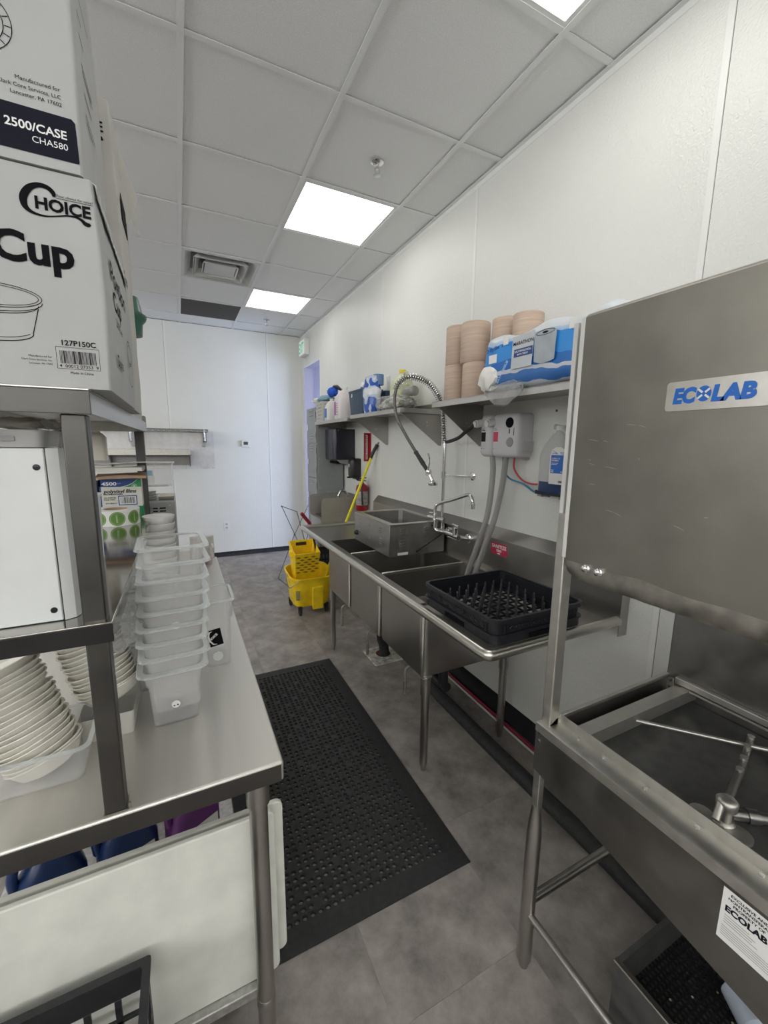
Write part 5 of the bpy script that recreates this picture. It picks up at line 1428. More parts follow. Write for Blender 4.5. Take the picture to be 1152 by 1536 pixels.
for k in range(9):
    z = SH+.001+.262*k/8
    s_ = .86+.18*math.sin(PI*k/8)-.12*(k > 5)
    rings.append([Vector((1.315+(.058+.012*noise.noise(Vector((a*.5, k*.8, 1))))*s_*math.cos(2*PI*a/20), 2.885+(.10+.02*noise.noise(Vector((a*.5, k*.8, 5))))*s_*math.sin(2*PI*a/20), z)) for a in range(20)])
t = thing('towel_pack', 'blue and white film-wrapped paper towel pack leaning on the navy bins', 'towel pack', (1.315, 2.885, SH))
build(m.loft(rings), 'wrapped_pack', bp, t, ang=60)
for dy in (-.035, .035):
    build(MB().lathe([(0, SH+.2), (.038, SH+.2), (.038, SH+.275), (.012, SH+.276), (0, SH+.27)], (1.345, 2.87+dy, 0), 18), 'roll_end', M('roll_blue', (.13, .22, .42), .7) if 'roll_blue' not in bpy.data.materials else bpy.data.materials['roll_blue'], t)
jug('gallon_jug', 'yellowish translucent gallon jug with yellow cap behind the spring hose', 'jug', (1.45, 2.66, SH), .072, .072, .29, jug_y, M('cap_yellow', (.75, .55, .02), .4), 1.6, True, None, .02)
yj = [o for o in C.objects if o.name.startswith('gallon_jug')][0]
lb_ = build(Flat((-.0735, 0, 0), -Y, Z).rect(-.05, .05, .06, .15), 'label', M('jug_label', (.62, .64, .5), .6), None)
for v in lb_.data.vertices: v.co += lb_.location
lb_.location = (0, 0, 0); lb_.parent = yj; lb_.rotation_euler.z = -1.6
prod = M('produce_bag', (.42, .43, .38), .4, bump=.7, bs=30)
nt = prod.node_tree
tc = nt.nodes.new('ShaderNodeTexCoord'); n_ = nt.nodes.new('ShaderNodeTexNoise'); n_.inputs['Scale'].default_value = 16
r_ = nt.nodes.new('ShaderNodeValToRGB')
for p_, c_ in ((.38, (.12, .19, .08)), (.45, (.45, .46, .40)), (.55, (.55, .55, .52)), (.62, (.45, .22, .18))):
    e = r_.color_ramp.elements.new(p_); e.color = (*c_, 1)
r_.color_ramp.elements[0].color = (.3, .36, .18, 1); r_.color_ramp.elements[-1].color = (.5, .5, .45, 1)
nt.links.new(tc.outputs['Object'], n_.inputs['Vector']); nt.links.new(n_.outputs[0], r_.inputs[0]); nt.links.new(r_.outputs[0], nt.nodes['Principled BSDF'].inputs['Base Color'])
t = thing('supply_bag', 'clear bag of green and pink packets lying on the middle shelf', 'bag', (1.33, 2.50, SH))
build(blob((1.33, 2.52, SH+.038), .062, .17, .040, 51, .4, 2.6, 4), 'contents', prod, t, ang=180)
build(blob((1.325, 2.53, SH+.046), .074, .21, .050, 55, .5, 2.2, 4), 'bag_film', film_l, t, ang=180)
single(blob((1.34, 2.385, SH+.035), .05, .05, .035, 58, .35, 2.4, 3), 'dark_packet', M('packet_grey', (.16, .16, .14), .4, var=.4, vs=40, bump=.6, bs=40), 'dark grey packet at the near end of the clear bag', 'packet', ang=60)
single(MB().tube([(1.37, 2.46, SH+.115), (1.37, 2.455, SH+.115), (1.36, 2.335, SH+.108), (1.36, 2.33, SH+.108)], [.02, .032, .032, .02], 16), 'film_roll', M('roll_silver', (.30, .30, .29), .4, .2, var=.2), 'grey rolled packet lying on top of the clear bag of packets', 'packet')

# far shelf
z = S2
t = thing('carton_box', 'white printed carton at the far end of the far shelf', 'box', (1.36, 4.05, z))
build(MB().box(1.268, 1.46, 3.935, 4.15, z+.0005, z+.19), 'box_body', carton_w, t, bevel=.002)
F = Flat((1.2676, 0, 0), -Y, Z)
r2 = random.Random(9)
for y0 in (4.13, 4.07, 4.00):
    for k in range(5):
        zz = z+.02+.034*k
        F.rect(-y0, -y0+r2.uniform(.02, .05), zz, zz+r2.choice((.004, .010, .016)))
build(F, 'print', M('print_grey_green', (.22, .26, .24), .6), t, stuff=True)
F = Flat((0, 3.9346, 0), X, Z)
for k in range(5): F.rect(1.29, 1.29+r2.uniform(.03, .12), z+.02+.034*k, z+.03+.034*k)
build(F, 'print', M('print_grey2', (.3, .32, .32), .6), t, stuff=True)
single(blob((1.34, 4.03, z+.224), .07, .12, .030, 61, .3, 2, 3), 'blue_cloth', M('cloth_blue', (.25, .42, .52), .9), 'pale blue cloth bundle lying on the white carton', 'cloth', ang=60)
single(blob((1.285, 4.20, z+.215), .03, .07, .025, 63, .5, 2.2, 3), 'white_bag', M('bag_white', (.70, .69, .67), .5), 'white plastic bag end sticking out past the blue cloth', 'bag', ang=60)
t = thing('scrub_brush', 'round bright blue scrub brush on the pale blue cloth', 'brush', (1.36, 3.87, z+.25))
build(blob((1.355, 3.885, z+.275), .048, .062, .045, 66, .16, 9, 4), 'bristles', M('brush_blue', (.012, .09, .58), .6, var=.3, vs=80, bump=.8, bs=120), t, ang=60)
build(MB().tube([(1.37, 3.88, z+.32), (1.38, 3.83, z+.315), (1.40, 3.77, z+.285)], [.02, .022, .010], 10), 'brush_back', navy_d, t)
t = jug('spray_jug', 'small white jug with a blue label next to the white carton', 'jug', (1.315, 3.80, z), .04, .06, .20, white_p, white_p, -1.57, True, blue_lbl, .014)
t = jug('cleaner_jug', 'larger white jug with a magenta label on the far shelf', 'jug', (1.36, 3.565, z), .07, .085, .285, M('jug_pinkish', (.68, .64, .64), .4), white_p, -1.57, True, M('label_magenta', (.42, .04, .42), .5), .02)
for o in t.children:
    if o.name.startswith('label'):
        for v in o.data.vertices: v.co.x = v.co.x*.35-.028
build(MB().box(0, 0, 0, 0, 0, 0), 'x', ink, None) if 0 else None
F = Flat((0, -.0858, 0), X, Z)
for k in range(5): F.rect(-.005, .05-(k % 2)*.02, .06+.018*k, .066+.018*k)
F.rect(-.05, .055, .035, .040)
l2 = build(F, 'print', M('print_grey3', (.35, .33, .36), .6), None, stuff=True)
for v in l2.data.vertices: v.co += l2.location
l2.location = (0, 0, 0); l2.parent = t

# ------------------------------------------------------------------ wall fittings at the far end
t = thing('towel_dispenser', 'dark navy paper towel dispenser with grey chute on the right wall', 'dispenser', (1.48, 4.03, 1.36))
m = MB()
pr_ = [(XR-.0035, 3.89), (1.39, 3.89), (1.362, 3.915), (1.352, 4.03), (1.362, 4.145), (1.39, 4.17), (XR-.0035, 4.17)]
build(MB().prism(pr_, 'z', 1.402, 1.705), 'cover', navy_d, t, bevel=.006)
build(MB().prism([(XR-.0035, 1.402), (1.40, 1.402), (1.44, 1.368), (1.50, 1.352), (XR-.0035, 1.352)], 'y', 3.905, 4.155), 'chute', M('chute_grey', (.33, .34, .33), .4), t, bevel=.004)
build(MB().box(1.405, 1.47, 3.93, 4.13, 1.36, 1.388), 'paper_slot', ink, t)
build(MB().lathe([(0, 0), (.006, 0), (.006, .003), (0, .004)], (1.41, 3.89, 1.69), 10, (X, Z, -Y)), 'lock', chrome, t)
t = thing('soap_dispenser', 'black wall soap dispenser between the towel dispenser and the yellow handle', 'dispenser', (1.55, 3.8, 1.2))
rings = []
for dx, ins in ((0, 0), (.075, 0), (.095, .008), (.102, .025)):
    rings.append([Vector((XR-.0035-dx, p.x, p.y)) for p in rr(3.79, 1.325, .055-ins, .095-ins, .02, 0, 4)])
build(MB().loft(rings), 'cover', M('soap_black', (.02, .02, .021), .3), t, ang=50)
build(MB().box(XR-.05, XR-.0035, 3.75, 3.85, 1.215, 1.245).box(1.47, 1.535, 3.795, 3.81, 1.225, 1.24), 'push_lever', black_p, t, stuff=True)
build(Flat((1.4878, 3.86, 0), -Y, Z).rect(.05, .075, 1.335, 1.365), 'label', label_w, t)
t = thing('hand_sink', 'small stainless hand sink with tall side splashes at the far right wall', 'sink', (1.38, 3.9, .70))
hx0, hx1, hy0, hy1 = 1.165, XR-.0035, 3.705, 4.10
build(MB().vessel([rr((hx0+hx1)/2, 3.9025, .19, .175, .03, .70), rr((hx0+hx1)/2, 3.9025, .213, .196, .02, .842)], [rr((hx0+hx1)/2+.0, 3.9025, .213, .196, .02, .846), rr((hx0+hx1)/2-.01, 3.9025, .165, .16, .04, .846), rr((hx0+hx1)/2-.01, 3.9025, .15, .145, .05, .72)]), 'basin', steel, t, ang=50)
for y in (3.703, 4.100):
    pol = [(hx0+.005, .80), (hx0+.005, 1.0)] + [(hx0+.045-.04*math.cos(a), 1.0+.045*math.sin(a)) for a in (.4, .8, 1.2, 1.57)] + [(hx1, 1.05), (hx1, .80)]
    build(MB().prism(pol, 'y', y-.0015, y+.0015), 'side_splash', steel_w, t)
build(MB().box(hx1-.012, hx1, 3.705, 4.10, .84, 1.05), 'back_splash', steel, t)
build(MB().tube(catmull([(1.575, 3.9, .95), (1.52, 3.9, .955), (1.51, 3.9, 1.03), (1.485, 3.9, 1.085), (1.44, 3.9, 1.09), (1.415, 3.9, 1.05), (1.412, 3.9, 1.025)], 6), .011, 12).cyl((1.545, 3.83, .955), (1.545, 3.97, .955), .012, 10), 'gooseneck_faucet', chrome, t, stuff=True)
build(MB().prism([(hx1, .70), (hx1, .45), (hx1-.03, .45), (hx0+.06, .70)], 'y', 3.80, 3.806), 'wall_bracket', steel, t)
build(MB().tube(catmull([(1.38, 3.9, .71), (1.38, 3.9, .58), (1.44, 3.9, .52), (1.58, 3.9, .53)], 6), .02, 12), 'drain_pipe', chrome, t)
# lockers
t = thing('locker', 'tall grey metal locker column with louvred doors beside the doorway', 'locker', (1.43, 4.37, 0))
kx, ky0, ky1 = 1.28, 4.185, 4.55
build(MB().box(kx+.012, XR-.02, ky0, ky1, .001, 1.93), 'body', locker_m, t, bevel=.002)
for k in range(5):
    z0 = .10+.365*k
    d_ = build(MB().box(kx, kx+.0115, ky0+.012, ky1-.012, z0+.004, z0+.361), 'door', locker_m, t, bevel=.003)
    for zz in (.05, .075, .285, .31, .335):
        build(MB().prism([(kx, z0+zz), (kx-.006, z0+zz+.004), (kx, z0+zz+.016)], 'y', 4.30, 4.44), 'louvre', locker_m, d_)
    build(MB().box(kx-.012, kx, 4.46, 4.485, z0+.14, z0+.20), 'latch', chrome, d_)
    build(MB().box(kx-.004, kx, ky0+.012, ky0+.02, z0+.05, z0+.11).box(kx-.004, kx, ky0+.012, ky0+.02, z0+.26, z0+.32), 'hinge', steel_d, d_, stuff=True)
for z in (.3, .8, 1.1, 1.4, 1.7):
    build(MB().lathe([(0, 0), (.005, 0), (.004, .002), (0, .003)], (1.31, ky0, z), 8, (X, Z, -Y)), 'rivet', lgrey_p, t)
# extinguisher
t = thing('fire_extinguisher', 'red fire extinguisher hanging on the wall behind the yellow handle', 'fire extinguisher', (1.52, 3.56, .93))
ex, ey = 1.525, 3.56
build(MB().lathe([(0, .935), (.05, .935), (.057, .945), (.058, 1.14), (.05, 1.17), (.025, 1.19), (.018, 1.2), (0, 1.2)], (ex, ey, 0), 26), 'cylinder', red_m, t, ang=50)
build(MB().lathe([(.0583, .99), (.0586, .991), (.0586, 1.12), (.0583, 1.121)], (ex, ey, 0), 26), 'label', M('ext_label', (.36, .34, .34), .5, var=.3, vs=40), t)
build(MB().cyl((ex, ey, 1.2), (ex, ey, 1.225), .016, 12).obox((ex-.015, ey-.02, 1.24), (.05, .0, .008), (0, .008, 0), (0, 0, .004)).obox((ex-.012, ey-.02, 1.222), (.045, 0, -.004), (0, .008, 0), (0, 0, .004)), 'valve_handle', black_p, t, stuff=True)
build(MB().tube(catmull([(ex, ey-.02, 1.21), (ex-.02, ey-.06, 1.20), (ex-.03, ey-.07, 1.12), (ex-.02, ey-.062, 1.0)], 6), .007, 8), 'hose', black_p, t)
build(MB().lathe([(0, 0), (.014, 0), (.014, .006), (0, .007)], (ex-.02, ey, 1.205), 14, (Y, Z, -X)), 'gauge', white_p, t)
build(Flat((ex-.03, ey-.062, 0), X, Z).poly([(-.03, 1.12), (.0, 1.125), (.012, 1.08), (-.01, 1.06)]), 'inspection_tag', label_w, t)
build(MB().box(ex+.03, XR-.0035, ey-.02, ey+.02, 1.0, 1.15), 'wall_hook', steel_d, t)
t = thing('extinguisher_sign', 'narrow red fire extinguisher sign on the wall under the shelf bracket', 'sign', (XR-.02, 3.545, 1.4))
build(MB().box(XR-.06, XR-.0035, 3.538, 3.541, 1.40, 1.66).box(XR-.0055, XR-.0035, 3.50, 3.58, 1.40, 1.66), 'plate', red_m, t)
build(Flat((0, 3.5375, 0), X, Z).rect(XR-.042, XR-.022, 1.42, 1.64), 'printed_band', label_w, t)
text('lettering', 'FIRE EXTINGUISHER', (XR-.027, 3.537, 1.425), Z, -X, red_m, t, width=.21, align='LEFT', bold=.02)

# ------------------------------------------------------------------ floor: mop bucket, handle, crate, wire stand
t = thing('mop_bucket', 'yellow mop bucket on black casters with a yellow wringer beyond the sink', 'mop bucket', (1.02, 3.67, 0))
bx, byy = 1.025, 3.665
def br(hx, hy, z, tilt=0, r=.10): return [Vector((p.x, p.y, z+tilt*(p.y-byy))) for p in rr(bx, byy, hx, hy, r, 0, 6)]
build(MB().vessel([br(.150, .135, .075, 0, .06), br(.165, .150, .09, 0, .08), br(.185, .172, .25), br(.198, .182, .36, .12), br(.208, .192, .365, .12), br(.208, .192, .378, .12)],
                  [br(.196, .18, .378, .12), br(.176, .164, .25), br(.150, .137, .10, 0, .06)]), 'tub', yellow, t, ang=50)
build(MB().prism([(bx-.02, 3.476), (bx+.085, 3.476), (bx+.075, 3.53), (bx-.01, 3.53)], 'z', .055, .27), 'tub_boss', yellow, t, bevel=.008)
build(Flat((bx-.15, 3.4905, 0), (X*.9-Y*.43).normalized(), Z).rect(-.018, .018, .16, .25), 'label', M('bucket_label', (.25, .22, .08), .6, var=.5, vs=50), t)
for x, y in ((.90, 3.52), (.88, 3.80), (1.15, 3.53), (1.16, 3.80)):
    w_ = build(MB().lathe([(.0, -.012), (.022, -.012), (.026, -.009), (.027, 0), (.026, .009), (.022, .012), (0, .012)], (x, y, .027), 20, (Y, Z, X)), 'caster_wheel', rubber, t, ang=50)
    build(MB().box(x-.018, x-.013, y-.008, y+.008, .025, .062).box(x+.013, x+.018, y-.008, y+.008, .025, .062).box(x-.018, x+.018, y-.014, y+.014, .06, .085), 'caster_fork', black_p, w_, stuff=True)
build(MB().tube(catmull([(bx-.205, 3.66, .37), (bx-.225, 3.60, .34), (bx-.22, 3.53, .28), (bx-.19, 3.50, .30), (bx-.14, 3.475, .345)], 6), .004, 6), 'bail_handle', steel_d, t)
wg = MB()
def wq(hx, y0, y1, z, tilt=0): return [Vector((bx-.03-hx, y0, z)), Vector((bx-.03+hx, y0, z)), Vector((bx-.03+hx, y1, z)), Vector((bx-.03-hx, y1, z))]
# wringer shell: outer then inner, front lower than the back
def wr_(x0, x1, y0, y1, zf, zb): return [Vector((x0, y0, zf)), Vector((x1, y0, zf)), Vector((x1, y1, zb)), Vector((x0, y1, zb))]
build(MB().vessel([wr_(.885, 1.055, 3.60, 3.72, .20, .20), wr_(.865, 1.105, 3.535, 3.76, .575, .655)], [wr_(.873, 1.097, 3.545, 3.752, .578, .655), wr_(.893, 1.047, 3.608, 3.712, .22, .22)]), 'wringer', yellow, t, bevel=.006)
pv = Vector((.985, 3.5345, 0))
g = MB()
for r_ in range(7):
    zz = .395+.024*r_
    fr = (.575-zz)/.375
    yq = 3.535+.065*fr
    for c_ in range(3):
        xq = .90+.068*c_+(.034 if r_ % 2 else 0)
        if xq > 1.075: continue
        g.loft([[Vector((xq-.026, yq+.002, zz)), Vector((xq, yq+.001, zz+.009)), Vector((xq+.026, yq+.002, zz)), Vector((xq, yq+.003, zz-.009))], [Vector((xq-.026, yq-.004, zz)), Vector((xq, yq-.005, zz+.009)), Vector((xq+.026, yq-.004, zz)), Vector((xq, yq-.003, zz-.009))]])
build(g, 'wringer_slots', M('slot_dark_yellow', (.28, .17, .012), .6), t, stuff=True)
build(MB().box(.93, 1.03, 3.745, 3.7605, .605, .635), 'grip_hole', M('hole_dark', (.03, .025, .01), .7), t)
build(MB().box(.845, .87, 3.62, 3.68, .53, .585), 'pivot', yellow, t, bevel=.006)
build(MB().tube([(1.10, 3.66, .50), (1.09, 3.66, .62), (1.055, 3.66, .79), (1.04, 3.66, .83)], .010, 8), 'lever_arm', black_p, t)
build(MB().tube([(1.045, 3.66, .815), (1.04, 3.66, .83), (.965, 3.65, .925), (.96, 3.65, .93)], [.012, .0165, .0165, .010], 12), 'lever_grip', red_g, t)
t = thing('mop', 'mop with a yellow handle standing in the bucket, leaning on the right wall', 'mop', (1.111, 3.65, .09))
build(MB().tube([(1.111, 3.65, .14), (1.552, 3.37, 1.486)], .0125, 12), 'handle', yellow2, t)
build(MB().tube([(1.532, 3.381, 1.437), (1.553, 3.3695, 1.49), (1.58, 3.344, 1.556)], .0155, 12), 'handle_grip', black_p, t)
build(MB().tube(catmull([(1.58, 3.344, 1.556), (1.584, 3.335, 1.572), (1.588, 3.325, 1.57)], 4), .005, 6), 'hanging_hook', steel_d, t)
build(blob((1.111, 3.66, .15), .05, .06, .05, 71, .4, 3, 3), 'mop_head', M('mop_grey', (.35, .33, .30), .95), t, ang=180)

t = thing('black_crate', 'black plastic crate on the floor behind the yellow mop bucket', 'crate', (1.30, 4.15, 0))
cr = MB()
x0, x1, y0, y1 = 1.19, 1.50, 4.02, 4.16
def pan_(axis, pos, u0, u1, z0, z1):
    m = MB()
    def B(a0, a1, c0, c1):
        if axis == 'y': m.box(a0, a1, pos, pos+.006, c0, c1)
        else: m.box(pos, pos+.006, a0, a1, c0, c1)
    B(u0, u1, z0, z0+.06); B(u0, u1, z1-.05, z1)
    n = max(3, int((u1-u0)/.035))
    for k in range(n+1):
        u = u0+(u1-u0-.012)*k/n
        B(u, u+.012, z0+.06, z1-.05)
    for z in (z0+.11, z0+.16, z0+.21, z0+.26, z0+.31):
        if z < z1-.06: B(u0, u1, z, z+.015)
    return build(m, 'side_wall', black_p, t)
pan_('y', y0, x0, x1, .0, .46); pan_('y', y1-.006, x0, x1, 0, .46); pan_('x', x0, y0+.006, y1-.006, 0, .46); pan_('x', x1-.006, y0+.006, y1-.006, 0, .46)
build(MB().box(x0+.006, x1-.006, y0+.006, y1-.006, .004, .012), 'base', black_p, t)

t = thing('wire_stand', 'folding thin wire stand crossing in an X behind the mop bucket', 'wire stand', (1.12, 4.45, 0))
wm = M('wire_grey', (.14, .14, .15), .4, .8)
for y_, A, B in ((4.66, ((1.004, .85), (1.150, .50), (1.345, .02)), ((1.318, .855), (1.135, .49), (.94, .004))), (4.22, ((1.066, .85), (1.150, .50), (1.25, .02)), ((1.258, .78), (1.14, .49), (1.0, .004)))):
    build(MB().tube([(A[0][0], y_, A[0][1]), (A[1][0], y_, A[1][1]), (A[2][0], y_, A[2][1])], .0042, 6), 'leg', wm, t)
    build(MB().tube([(B[0][0], y_, B[0][1]), (B[1][0], y_, B[1][1]), (B[2][0], y_, B[2][1])], .0042, 6), 'leg', wm, t)
    build(MB().lathe([(0, -.008), (.010, -.008), (.010, .008), (0, .008)], (1.145, y_, .507), 10, (X, Z, Y)), 'pivot', wm, t)
build(MB().tube([(1.004, 4.66, .85), (1.066, 4.22, .85)], .0042, 6), 'top_bar', wm, t)
build(MB().tube([(.94, 4.66, .005), (1.0, 4.22, .005)], .0042, 6), 'foot_bar', wm, t)
build(MB().lathe([(0, -.008), (.009, -.006), (.009, .006), (0, .008)], (1.004, 4.66, .85), 8), 'end_knob', wm, t)

# ------------------------------------------------------------------ rubber mat with real holes
mx0, mx1, my0, my1, mz = .115, .892, 1.03, 2.68, .0095
P_ = .02655
bdr = .062
nx_, ny_ = int((mx1-mx0-2*bdr)/P_), int((my1-my0-2*bdr)/P_)
gx0, gy0 = (mx0+mx1)/2-nx_*P_/2, (my0+my1)/2-ny_*P_/2
m = MB()
def hz(u): return mz
for i in range(nx_):
    for j in range(ny_):
        x0, y0 = gx0+i*P_, gy0+j*P_
        c = (x0+P_/2, y0+P_/2)
        sqp = [(x0+P_*a/2, y0+P_*b/2) for a, b in ((2,1), (2,2), (1,2), (0,2), (0,1), (0,0), (1,0), (2,0))]
        if (i % 4 == 1 and j % 4 == 1) or (i % 4 == 3 and j % 4 == 3):
            ring2 = [(c[0]+.009*math.cos(k*PI/4), c[1]+.009*math.sin(k*PI/4)) for k in range(8)]
            vs = [(x, y, mz) for x, y in sqp] + [(x, y, mz+.0012) for x, y in ring2]
            m.add(vs, [(k, (k+1) % 8, 8+(k+1) % 8, 8+k) for k in range(8)] + [tuple(range(8, 16))])
        else:
            r_ = .0088
            vs = [(x, y, mz) for x, y in sqp]
            vs += [(c[0]+(r_+.0017)*math.cos(k*PI/4), c[1]+(r_+.0017)*math.sin(k*PI/4), mz+.0018) for k in range(8)]
            vs += [(c[0]+r_*math.cos(k*PI/4), c[1]+r_*math.sin(k*PI/4), mz+.001) for k in range(8)]
            vs += [(c[0]+r_*math.cos(k*PI/4), c[1]+r_*math.sin(k*PI/4), .0006) for k in range(8)]
            fs = []
            for q in range(3): fs += [(q*8+k, q*8+(k+1) % 8, q*8+8+(k+1) % 8, q*8+8+k) for k in range(8)]
            m.add(vs, fs)
gx1, gy1 = gx0+nx_*P_, gy0+ny_*P_
pts = []
def edge_ring(z, ex):
    out = []
    for i in range(2*nx_+1): out.append((gx0+i*P_/2, gy0, 0, -1))
    for j in range(1, 2*ny_+1): out.append((gx1, gy0+j*P_/2, 1, 0))
    for i in range(2*nx_-1, -1, -1): out.append((gx0+i*P_/2, gy1, 0, 1))
    for j in range(2*ny_-1, 0, -1): out.append((gx0, gy0+j*P_/2, -1, 0))
    r = []
    for x, y, _, _ in out:
        u = (x-gx0)/(gx1-gx0); v = (y-gy0)/(gy1-gy0)
        X2 = x; Y2 = y
        if ex:
            X2 = mx0+(mx1-mx0)*u; Y2 = my0+(my1-my0)*v
            X2 = mx0+(1-ex)*(gx0-mx0) if u < 1e-6 else mx1+(1-ex)*(gx1-mx1) if u > 1-1e-6 else x+(X2-x)*ex
            Y2 = my0+(1-ex)*(gy0-my0) if v < 1e-6 else my1+(1-ex)*(gy1-my1) if v > 1-1e-6 else y+(Y2-y)*ex
        r.append(Vector((X2, Y2, z)))
    return r
m.loft([edge_ring(mz, 0), edge_ring(mz, .35), edge_ring(.004, 1), edge_ring(.0004, 1)], False, False)
mat_o = single(m, 'floor_mat', rubber, 'black rubber anti-fatigue floor mat with drain holes between table and sink', 'floor mat', weld=True, ang=30)

# hoses on the floor along the right wall
single(MB().tube(catmull([(1.36, 2.05, .036), (1.345, 1.9, .036), (1.338, 1.37, .036), (1.343, .88, .036), (1.338, .60, .036), (1.345, .1, .036), (1.35, -.5, .036)], 8), .036, 14), 'floor_hose', rubber, 'thick black drain hose lying along the floor under the sink and machine', 'hose', ang=60)
single(MB().tube(catmull([(1.567, 2.15, .009), (1.56, 1.9, .009), (1.553, 1.5, .009), (1.545, 1.2, .009), (1.55, .9, .009), (1.553, .3, .009)], 8), .008, 8), 'supply_hose', M('hose_red', (.30, .015, .05), .5), 'thin red hose lying along the black wall base', 'hose')
single(MB().tube(catmull([(1.545, 2.12, .008), (1.537, 1.85, .008), (1.531, 1.55, .008), (1.527, 1.25, .008), (1.53, .95, .008)], 8), .0065, 8), 'supply_hose', M('hose_white', (.55, .53, .48), .5), 'thin cream hose lying beside the red hose', 'hose')
# ------------------------------------------------------------------ dishwashing machine
t = thing('dish_machine', 'stainless door-type dishwashing machine with raised hood at right foreground', 'dish machine', (1.14, .385, 0))
DX0, DX1, DY0, DY1 = .83, 1.462, .04, .722
# tank shell: front and end walls with a sloping lower edge, floor
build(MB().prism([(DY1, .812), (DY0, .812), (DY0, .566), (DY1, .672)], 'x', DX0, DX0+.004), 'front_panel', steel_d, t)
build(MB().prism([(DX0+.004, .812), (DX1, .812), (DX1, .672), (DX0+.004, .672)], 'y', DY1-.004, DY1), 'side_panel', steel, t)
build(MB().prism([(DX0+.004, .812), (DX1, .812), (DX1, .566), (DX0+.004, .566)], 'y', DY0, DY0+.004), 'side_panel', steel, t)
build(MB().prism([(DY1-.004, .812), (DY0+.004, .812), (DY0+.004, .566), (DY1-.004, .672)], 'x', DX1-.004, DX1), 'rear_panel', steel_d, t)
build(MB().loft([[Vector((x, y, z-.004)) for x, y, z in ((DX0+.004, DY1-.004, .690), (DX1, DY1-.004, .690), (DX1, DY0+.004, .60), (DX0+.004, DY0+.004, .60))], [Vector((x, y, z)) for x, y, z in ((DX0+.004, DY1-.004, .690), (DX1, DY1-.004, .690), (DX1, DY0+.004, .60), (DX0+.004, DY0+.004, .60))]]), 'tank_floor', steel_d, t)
# front top flange with screws and an inner splash lip
build(MB().prism([(DX0-.002, .79), (DX0-.002, .8135), (DX0+.004, .8155), (DX0+.058, .8115), (DX0+.058, .8095), (DX0+.006, .81)], 'y', DY0, DY1), 'front_flange', steel_w, t)
for y in (.625, .555, .455, .352, .25, .15):
    build(MB().lathe([(0, 0), (.0055, 0), (.0045, .0025), (0, .0032)], (DX0+.046, y, .8122), 10), 'screw', chrome, t)
build(MB().loft([[Vector((DX0+.057, y, z)) for y, z in ((DY1-.028, .811), (DY0+.02, .811), (DY0+.02, .838), (DY1-.028, .838))], [Vector((DX0+.0585, y, z)) for y, z in ((DY1-.028, .811), (DY0+.02, .811), (DY0+.02, .838), (DY1-.028, .838))]]), 'splash_lip', steel_w, t)
build(MB().prism([(DX0+.012, .8125), (DX0+.057, .812), (DX0+.057, .838)], 'y', DY1-.030, DY1-.0285), 'lip_end', steel_w, t)
# far end flange and inner rail
build(MB().box(DX0, DX1, DY1-.010, DY1+.001, .80, .8125), 'end_flange', steel_w, t, bevel=.002)
build(MB().prism([(DY1-.045, .796), (DY1-.085, .796), (DY1-.088, .76), (DY1-.085, .757), (DY1-.081, .79), (DY1-.048, .79)], 'x', DX0+.06, DX1-.02), 'rack_rail', steel_w, t)
build(MB().box(DX0+.06, DX1-.02, DY0+.05, DY0+.09, .79, .796), 'rack_rail', steel_w, t)
build(MB().box(DX1-.06, DX1-.022, DY0+.05, DY1-.06, .79, .797).box(DX1-.026, DX1-.022, DY0+.05, DY1-.06, .797, .835), 'rear_rail', steel_w, t)
build(MB().loft([rr(1.172, .365, .278, .30, .02, .735), rr(1.172, .365, .283, .305, .02, .738)]), 'scrap_screen', M('screen_dark', (.16, .16, .155), .45, .8, var=.2, vs=30, rvar=.1), t)
# diagonal rinse arm, hub and wash arm
build(MB().cyl((1.125, .655, .775), (1.40, .33, .782), .0055, 10), 'support_rod', steel_w, t)
arm = build(MB().tube([(1.03, .368, .792), (1.18, .408, .772), (1.353, .455, .775)], .0095, 10), 'wash_arm', steel_d, t)
for k in range(4):
    f_ = k/3
    p_ = Vector((1.18, .408, .778)).lerp(Vector((1.34, .452, .781)), f_)
    build(MB().cyl(p_, p_+Z*.009, .0085, 10), 'nozzle', steel_w, arm)
build(MB().lathe([(0, .738), (.022, .738), (.020, .748), (.013, .752), (.013, .778), (.019, .781), (.0205, .798), (.015, .804), (0, .805)], (1.025, .366, 0), 18), 'hub', steel_w, t, ang=50)
build(MB().lathe([(0, .738), (.024, .738), (.024, .744), (.008, .747), (0, .747)], (1.010, .402, 0), 20).lathe([(0, .7385), (.026, .7385), (.026, .745), (.009, .748), (0, .748)], (1.020, .338, 0), 20), 'strainer_cap', steel_w, t, stuff=True)
build(MB().tube([(1.035, .362, .765), (1.06, .345, .764), (1.25, .20, .762)], .0125, 12).tube([(1.062, .344, .764), (1.08, .330, .764)], .0155, 12), 'feed_pipe', steel_d, t, stuff=True)
build(MB().tube([(.985, .366, .768), (1.015, .372, .795)], .008, 10), 'pipe_bracket', steel_w, t)
